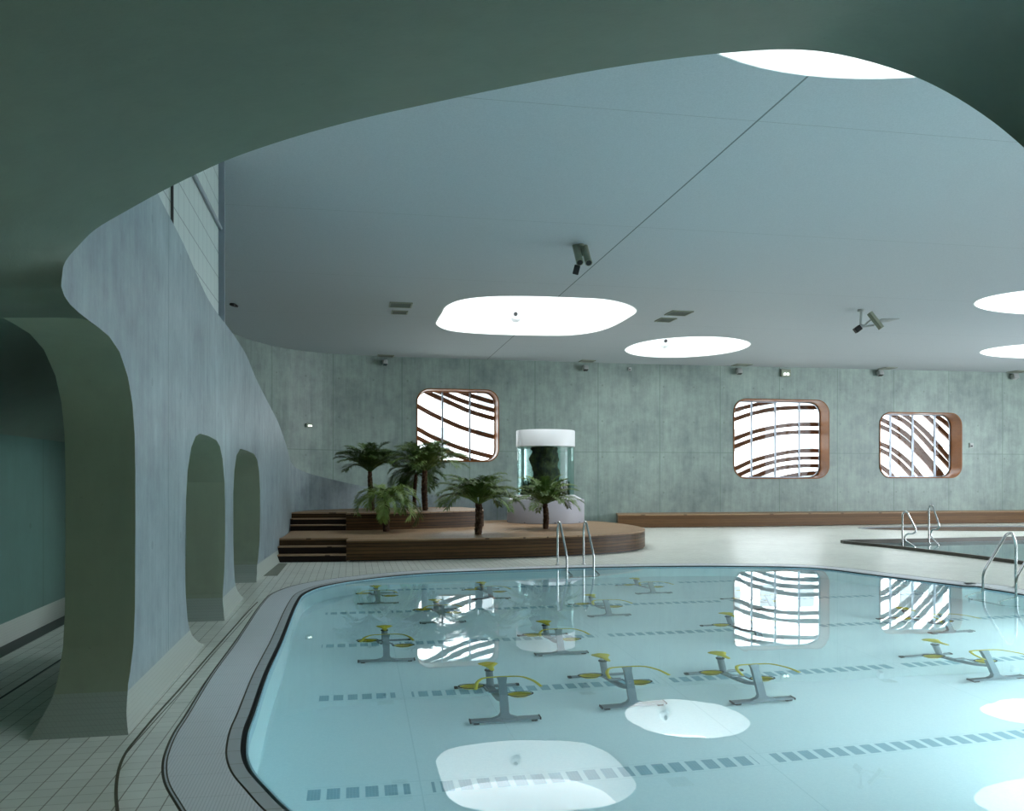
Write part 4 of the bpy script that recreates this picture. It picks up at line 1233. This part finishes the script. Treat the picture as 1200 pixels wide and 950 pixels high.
bikes = [  # front x, y, rear x, y, label
  (592, 846, 569, 802.5, 'exercise bike nearest the camera, left one of the front row'),
  (742, 828.5, 697, 791.5, 'exercise bike in the middle of the front row, above the oval roof light reflection'),
  (893.5, 823, 832, 787, 'exercise bike in the front row, just below the reflection of the widest window'),
  (1168, 796.5, 1080.5, 768, 'exercise bike cut by the right picture edge, under the right ladder'),
  (453, 775.5, 451, 749.5, 'exercise bike left of the slatted window reflection, nearest of the left side'),
  (658, 767, 636, 743.5, 'exercise bike below the aquarium reflection'),
  (1115, 741.5, 1051, 724.7, 'exercise bike overlapped by the reflection of the diagonal slatted window'),
  (891, 752, 848, 733, 'exercise bike whose seat shows just left of the widest window reflection'),
  (714, 722, 690, 708.5, 'exercise bike just right of the far pool ladder reflection'),
  (519, 730, 509, 715.5, 'exercise bike overlapped by the reflection of the window behind the palms'),
  (443, 707.5, 439.5, 696.5, 'exercise bike farthest left, near the far curved pool edge'),
  (575.5, 702, 563, 692, 'exercise bike near the far pool edge, left of the ladder'),
  (766, 695.5, 743, 686, 'exercise bike farthest from the camera, right of the far ladder'),
  (906, 714, 865, 701.5, 'far exercise bike mostly lost in the widest window reflection')]
proto = make_bike(); first = True
for fx, fy, rx, ry, lb in bikes:
    a, b = PF(fx, fy), PF(rx, ry)
    o = proto if first else copy_tree(proto); first = False
    d = (b - a); L_ = d.length
    print('bike', round(a.x, 2), round(a.y, 2), 'len', round(L_, 2), 'ang', round(math.degrees(math.atan2(d.x, d.y)), 1))
    dd = Vector((UX, UD, 0))
    an = math.atan2(d.y, d.x) - PI/2
    an = .5*an + .5*math.atan2(-UX, UD)
    loc = a + Vector((-math.sin(an), math.cos(an), 0))*.5
    o.location = (loc.x, loc.y, WZ - PD); o.rotation_euler = (0, 0, an)
    tag(o, lb, 'exercise bike', 'exercise bikes standing on the pool floor')

# ------------------------------------------------------------------ ceiling and wall fittings
def vent(x0, x1, y0, y1, label):
    a, b, c, d = P(x0, y0, CZ), P(x1, y0, CZ), P(x1, y1, CZ), P(x0, y1, CZ)
    ctr = (a + b + c + d)/4; w = (b - a).length*.5 + (c - d).length*.5; dp = max(.25, min(.5, abs(c.y - a.y)))
    root = thing('ceiling_vent', label, 'vent', (ctr.x, ctr.y, CZ), math.atan2(VD, VX))
    bm = bmesh.new()
    for cx_, cy_, sx, sy in ((0, dp/2, w, .03), (0, -dp/2, w, .03), (w/2, 0, .03, dp + .03), (-w/2, 0, .03, dp + .03)): box(bm, (cx_, cy_, -.012), (sx, sy, .024))
    mesh_obj('frame', bm, M['ochre'], root)
    bm = bmesh.new(); box(bm, (0, 0, -.004), (w, dp, .008)); mesh_obj('backing', bm, M['ventd'], root)
    bm = bmesh.new(); k = int(dp/.06)
    for i in range(k): box(bm, (0, -dp/2 + (i+.5)*dp/k, -.012), (w - .03, .018, .012), Matrix.Rotation(.5, 3, 'X'))
    mesh_obj('slats', bm, M['ventm'], root)
vent(457, 482, 354, 359.5, 'larger of two ceiling vents left of the biggest roof light')
vent(459.5, 477, 363.8, 367.2, 'smaller of two ceiling vents left of the biggest roof light')
vent(443, 461, 415.6, 417.8, 'ceiling vent by the wall, above the window behind the palms')
vent(783, 808, 364, 368.8, 'larger of two ceiling vents between the two middle roof lights')
vent(771, 789, 372.3, 376.3, 'smaller of two ceiling vents between the two middle roof lights')
vent(680, 696, 421.8, 423.8, 'ceiling vent by the wall, below the biggest roof light')
vent(860, 879, 426.2, 428.3, 'ceiling vent by the wall, above the widest window')
vent(1033, 1047, 430.2, 432.2, 'ceiling vent by the wall, above the steep slatted window')
vent(1185, 1203, 434.0, 436.0, 'ceiling vent by the wall at the right picture edge')
def wall_fit(x, y0, y1, wpx, label, kind):
    s = WP.s_of_ray(x); q = WP.at(s); n = -WP.nrm(s); t = WP.tan(s)
    zt_ = H + (HY - y0)/F*q.y; zb_ = H + (HY - y1)/F*q.y; w = wpx/F*q.y
    root = thing({'spot': 'wall_spotlight', 'exit': 'emergency_light', 'box': 'wall_sensor'}[kind], label, {'spot': 'spotlight', 'exit': 'emergency light', 'box': 'sensor'}[kind], (q.x, q.y, zb_), math.atan2(t.y, t.x))
    h_ = zt_ - zb_
    if kind == 'spot':
        bm = bmesh.new(); box(bm, (0, -.03, h_*.8), (w*.6, .06, h_*.35), bev=.01); mesh_obj('bracket', bm, M['ventm'], root)
        bm = bmesh.new(); box(bm, (0, -.16, h_*.42), (w, .2, h_*.8), Matrix.Rotation(-.35, 3, 'X'), bev=.03); mesh_obj('housing', bm, M['fixture'], root)
        bm = bmesh.new(); box(bm, (0, -.20, h_*.10), (w*.8, .14, .02), Matrix.Rotation(-.35, 3, 'X')); mesh_obj('lens', bm, M['ventd'], root)
    elif kind == 'exit':
        bm = bmesh.new(); box(bm, (0, -.04, h_*.5), (w, .08, h_), bev=.015); mesh_obj('housing', bm, M['ochre'], root)
        for sg in (-1, 1):
            bm = bmesh.new(); tube(bm, [(sg*w*.16, -.08, h_*.35), (sg*w*.16, -.12, h_*.35)], w*.12, 12); mesh_obj('lamp', bm, M['lamp'], root)
    else:
        bm = bmesh.new(); box(bm, (0, -.03, h_*.5), (w, .06, h_), bev=.012); mesh_obj('housing', bm, M['fixture'], root)
        bm = bmesh.new(); box(bm, (0, -.062, h_*.35), (w*.5, .01, h_*.3)); mesh_obj('lens', bm, M['ventd'], root)
wall_fit(450.5, 421.5, 428.8, 5.5, 'small grey spotlight high on the wall, farthest left', 'spot')
wall_fit(684.5, 428, 435, 6, 'small grey spotlight high on the wall, above and right of the aquarium', 'spot')
wall_fit(864, 431.5, 439.3, 6, 'small grey spotlight high on the wall, above the left corner of the widest window', 'spot')
wall_fit(1028.5, 433.5, 441, 6, 'small grey spotlight high on the wall, between the two right windows', 'spot')
wall_fit(1185.5, 437.5, 445, 7, 'small grey spotlight high on the wall, at the right picture edge', 'spot')
wall_fit(920, 433, 441.5, 12, 'emergency light with two lit lamps above the widest window', 'exit')
wall_fit(361.5, 496, 500.5, 8, 'emergency light with two lit lamps low on the left curved wall', 'exit')
wall_fit(737.5, 430.5, 434.5, 4, 'tiny white sensor high on the wall in the middle', 'box')
wall_fit(1137.5, 519, 524.5, 5, 'small grey box on the wall right of the steep slatted window', 'box')
# round lamps on the shaft walls of two roof lights
def shaft_lamp(x, y, ye, label):
    d = F*(CZ - H)/(HY - ye) - .06
    c = A(x, y, d)
    root = thing('shaft_lamp', label, 'lamp', c, 0)
    bm = bmesh.new(); tube(bm, [(0, .08, 0), (0, .02, 0), (0, -.06, 0), (0, -.10, 0)], [.17, .17, .15, .11], 24); mesh_obj('housing', bm, M['white'], root, 40)
    bm = bmesh.new(); tube(bm, [(0, -.10, .03), (0, -.14, .03)], .055, 16); mesh_obj('lens', bm, M['black'], root)
shaft_lamp(604.3, 370, 392.6, 'round white lamp with black lens inside the biggest roof light')
shaft_lamp(779.5, 401, 418.2, 'round white lamp with black lens inside the oval roof light above the wall')
# twin cylinder speaker/spot cluster hanging from the ceiling
def rotz(a): return Matrix.Rotation(a, 3, 'Z')
c = A(681, 284, 14.3)
base = P(681, 286, CZ)
cl = thing('ceiling_spotlight', 'pair of olive grey cylinders with a black lamp head hanging from the ceiling', 'spotlight', (base.x, base.y, CZ))
Dd = base.y
def loc_(x, y, d=None): v = A(x, y, d or Dd); return v - cl.location
bm = bmesh.new(); tube(bm, [(0, 0, 0), (0, 0, -.04)], .05, 20); tube(bm, [(0, 0, -.04), loc_(683, 300)], .02, 8); mesh_obj('mount', bm, M['ochre'], cl, 40)
for (xa, ya, xb, yb) in ((674.5, 287, 679.5, 307.5), (684.5, 288, 690, 308)):
    a_, b_ = loc_(xa, ya, Dd+.1), loc_(xb, yb, Dd-.25)
    bm = bmesh.new(); tube(bm, [a_, b_], .062, 20); cy = mesh_obj('cylinder', bm, M['ochre'], cl, 40)
    bm = bmesh.new(); dr = (b_ - a_).normalized(); tube(bm, [b_ - dr*.01, b_ + dr*.004], .048, 20); mesh_obj('opening', bm, M['black'], cy)
bm = bmesh.new(); box(bm, loc_(675.5, 316, Dd-.3), (.10, .10, .15), Matrix.Rotation(.25, 3, 'Y') @ Matrix.Rotation(.4, 3, 'X'), bev=.012); mesh_obj('lamp_head', bm, M['black'], cl)
bm = bmesh.new(); tube(bm, [loc_(677, 305), loc_(676.5, 311, Dd-.2)], .014, 8); mesh_obj('arm', bm, M['fixture'], cl)
# second cluster
base = P(1009, 362.5, CZ); Dd = base.y
cl = thing('ceiling_spotlight', 'spread cluster of flat lamp and black lamp head below the ceiling at right', 'spotlight', (base.x, base.y, CZ))
bm = bmesh.new(); tube(bm, [loc_(1009, 361), loc_(1009, 368), loc_(1008.5, 381)], .03, 8); tube(bm, [(0, 0, 0), (0, 0, -.05)], .08, 14); mesh_obj('mount', bm, M['fixture'], cl, 40)
bm = bmesh.new(); tube(bm, [loc_(1008.5, 380), loc_(1013, 381.5, Dd-.05), loc_(1016.5, 378), loc_(1021, 374.5)], .022, 8); mesh_obj('arm', bm, M['fixture'], cl, 60)
bm = bmesh.new(); box(bm, loc_(1005, 385.5), (.16, .14, .13), Matrix.Rotation(-.65, 3, 'Y'), bev=.015); mesh_obj('lamp_head', bm, M['black'], cl)
pA_, pB_ = loc_(1019, 366.5), loc_(1033, 384.5, Dd-.1)
bm = bmesh.new(); tube(bm, [pA_, pB_], .07, 4); mesh_obj('flat_lamp', bm, M['ochre'], cl)
bm = bmesh.new()
for q0, q1, r_ in ((loc_(1010, 383), loc_(1024, 381), .02),): tube(bm, [q0, q1], [r_, r_*1.4], 8)
mesh_obj('lower_arm', bm, M['fixture'], cl)
bm = bmesh.new(); tube(bm, [loc_(1029, 376), loc_(1033, 375.5), loc_(1040, 375.3), loc_(1054, 373.4)], [.02, .05, .045, .006], 12); mesh_obj('fin', bm, M['fixture'], cl, 60)
base = P(272, 355.5, CZ); Dd = base.y
cl = thing('ceiling_spotlight', 'small dark lamp cluster under the ceiling beside the frosted glazing edge', 'spotlight', (base.x, base.y, CZ))
bm = bmesh.new(); tube(bm, [(0, 0, 0), (0, 0, -.04)], .05, 12); mesh_obj('mount', bm, M['ventd'], cl)
bm = bmesh.new(); box(bm, loc_(273, 357), (.12, .12, .07), Matrix.Rotation(.3, 3, 'Y'), bev=.01); mesh_obj('lamp_head', bm, M['black'], cl)
bm = bmesh.new(); box(bm, loc_(277, 358.2), (.07, .08, .05), Matrix.Rotation(.5, 3, 'Y'), bev=.01); mesh_obj('side_lamp', bm, M['black'], cl)
bm = bmesh.new(); tube(bm, [(0, 0, -.04), loc_(277, 357.5)], .012, 6); mesh_obj('arm', bm, M['ventd'], cl)

# ------------------------------------------------------------------ outside
bm = bmesh.new()
pts = [(-60, 34.8), (80, 34.8), (80, 120), (-60, 120)]
bm.faces.new([bm.verts.new((*p, -.6)) for p in pts])
struct('ground', bm, M['ground'])
bd = thing('apartment_building', 'pale overexposed building seen outside through the windows', 'building', (10, 66, -.6), .12)
bm = bmesh.new(); box(bm, (0, 5, 9), (110, 10, 18)); mesh_obj('facade_wall', bm, M['facade'], bd)
wm_ = bmesh.new(); box(wm_, (0, 0, 0), (1.2, .3, 1.7))
w0 = mesh_obj('facade_window', wm_, M['fglass'], bd); w0.location = (-30, -.02, 2.2); cnt = 0
for i in range(26):
    for j in range(3):
        if i == 0 and j == 0: continue
        c_ = w0.copy(); C.objects.link(c_); c_.parent = bd; c_.location = (-30 + i*2.9 + (.4 if i % 3 == 0 else 0), -.02, 2.2 + j*3.1)

# ------------------------------------------------------------------ light
w = bpy.data.worlds.new('overcast_sky'); sc.world = w; w.use_nodes = True
bg = w.node_tree.nodes['Background']; bg.inputs[0].default_value = (.90, .96, 1.03, 1); bg.inputs[1].default_value = 5.7
def portal(name, loc, rot, sx, sy):
    l = bpy.data.lights.new(name, 'AREA'); l.shape = 'RECTANGLE'; l.size = sx; l.size_y = sy; l.cycles.is_portal = True
    o = bpy.data.objects.new(name, l); C.objects.link(o); o.location = loc; o.rotation_euler = rot
for (pa, T, Nn, tl, tr, zb, zt, r) in frames:
    q = pa + T*(tl+tr)/2 + Nn*(REV + .1)
    portal('window_portal', (q.x, q.y, (zb+zt)/2), (PI/2*-1, 0, math.atan2(T.y, T.x)), tr-tl, zt-zb)

for c_, an_, w_, zc_, h_ in big:
    portal('window_portal', (c_.x + .05*math.sin(an_)*0, c_.y, zc_), (PI/2, 0, an_ + PI), w_, h_)

# unseen fill lamp added behind the camera, tinting the foreground gallery green
for x_, y_, z_ in ((-.8, -1.6, 2.45),):
    t_ = thing('gallery_fill_lamp', 'unseen fill lamp added under the gallery ceiling %s the camera' % ('behind' if y_ < 0 else 'beside'), 'lamp', (x_, y_, z_))
    bm = bmesh.new(); box(bm, (0, 0, .06), (1.3, .16, .06), bev=.01); mesh_obj('housing', bm, M['white'], t_)
    bm = bmesh.new(); box(bm, (0, 0, .02), (1.24, .12, .02), bev=.005); mesh_obj('diffuser', bm, M['lamp'], t_)
    l = bpy.data.lights.new('fill_light', 'AREA'); l.shape = 'RECTANGLE'; l.size = 1.2; l.size_y = .11; l.energy = 14; l.color = (.95, 1, .45)
    lo = bpy.data.objects.new('fill_light', l); C.objects.link(lo); lo.location = (x_, y_, z_)

cam = bpy.data.cameras.new('camera'); co = bpy.data.objects.new('camera', cam); C.objects.link(co)
cam.sensor_width = 36; cam.lens = F/1200*36; cam.shift_y = 85/1200; cam.clip_start = .05; cam.clip_end = 400
co.location = (0, 0, H); co.rotation_euler = (PI/2, 0, 0)
sc.camera = co
sc.view_settings.view_transform = 'Standard'; sc.view_settings.look = 'None'; sc.view_settings.gamma = 1; sc.view_settings.use_curve_mapping = False
sc.view_settings.exposure = 0.86
cy = sc.cycles
cy.max_bounces = 14; cy.diffuse_bounces = 8; cy.glossy_bounces = 6; cy.transmission_bounces = 10; cy.transparent_max_bounces = 12
cy.caustics_reflective = True; cy.caustics_refractive = True; cy.blur_glossy = 1.0; cy.sample_clamp_indirect = 12
cy.use_denoising = True
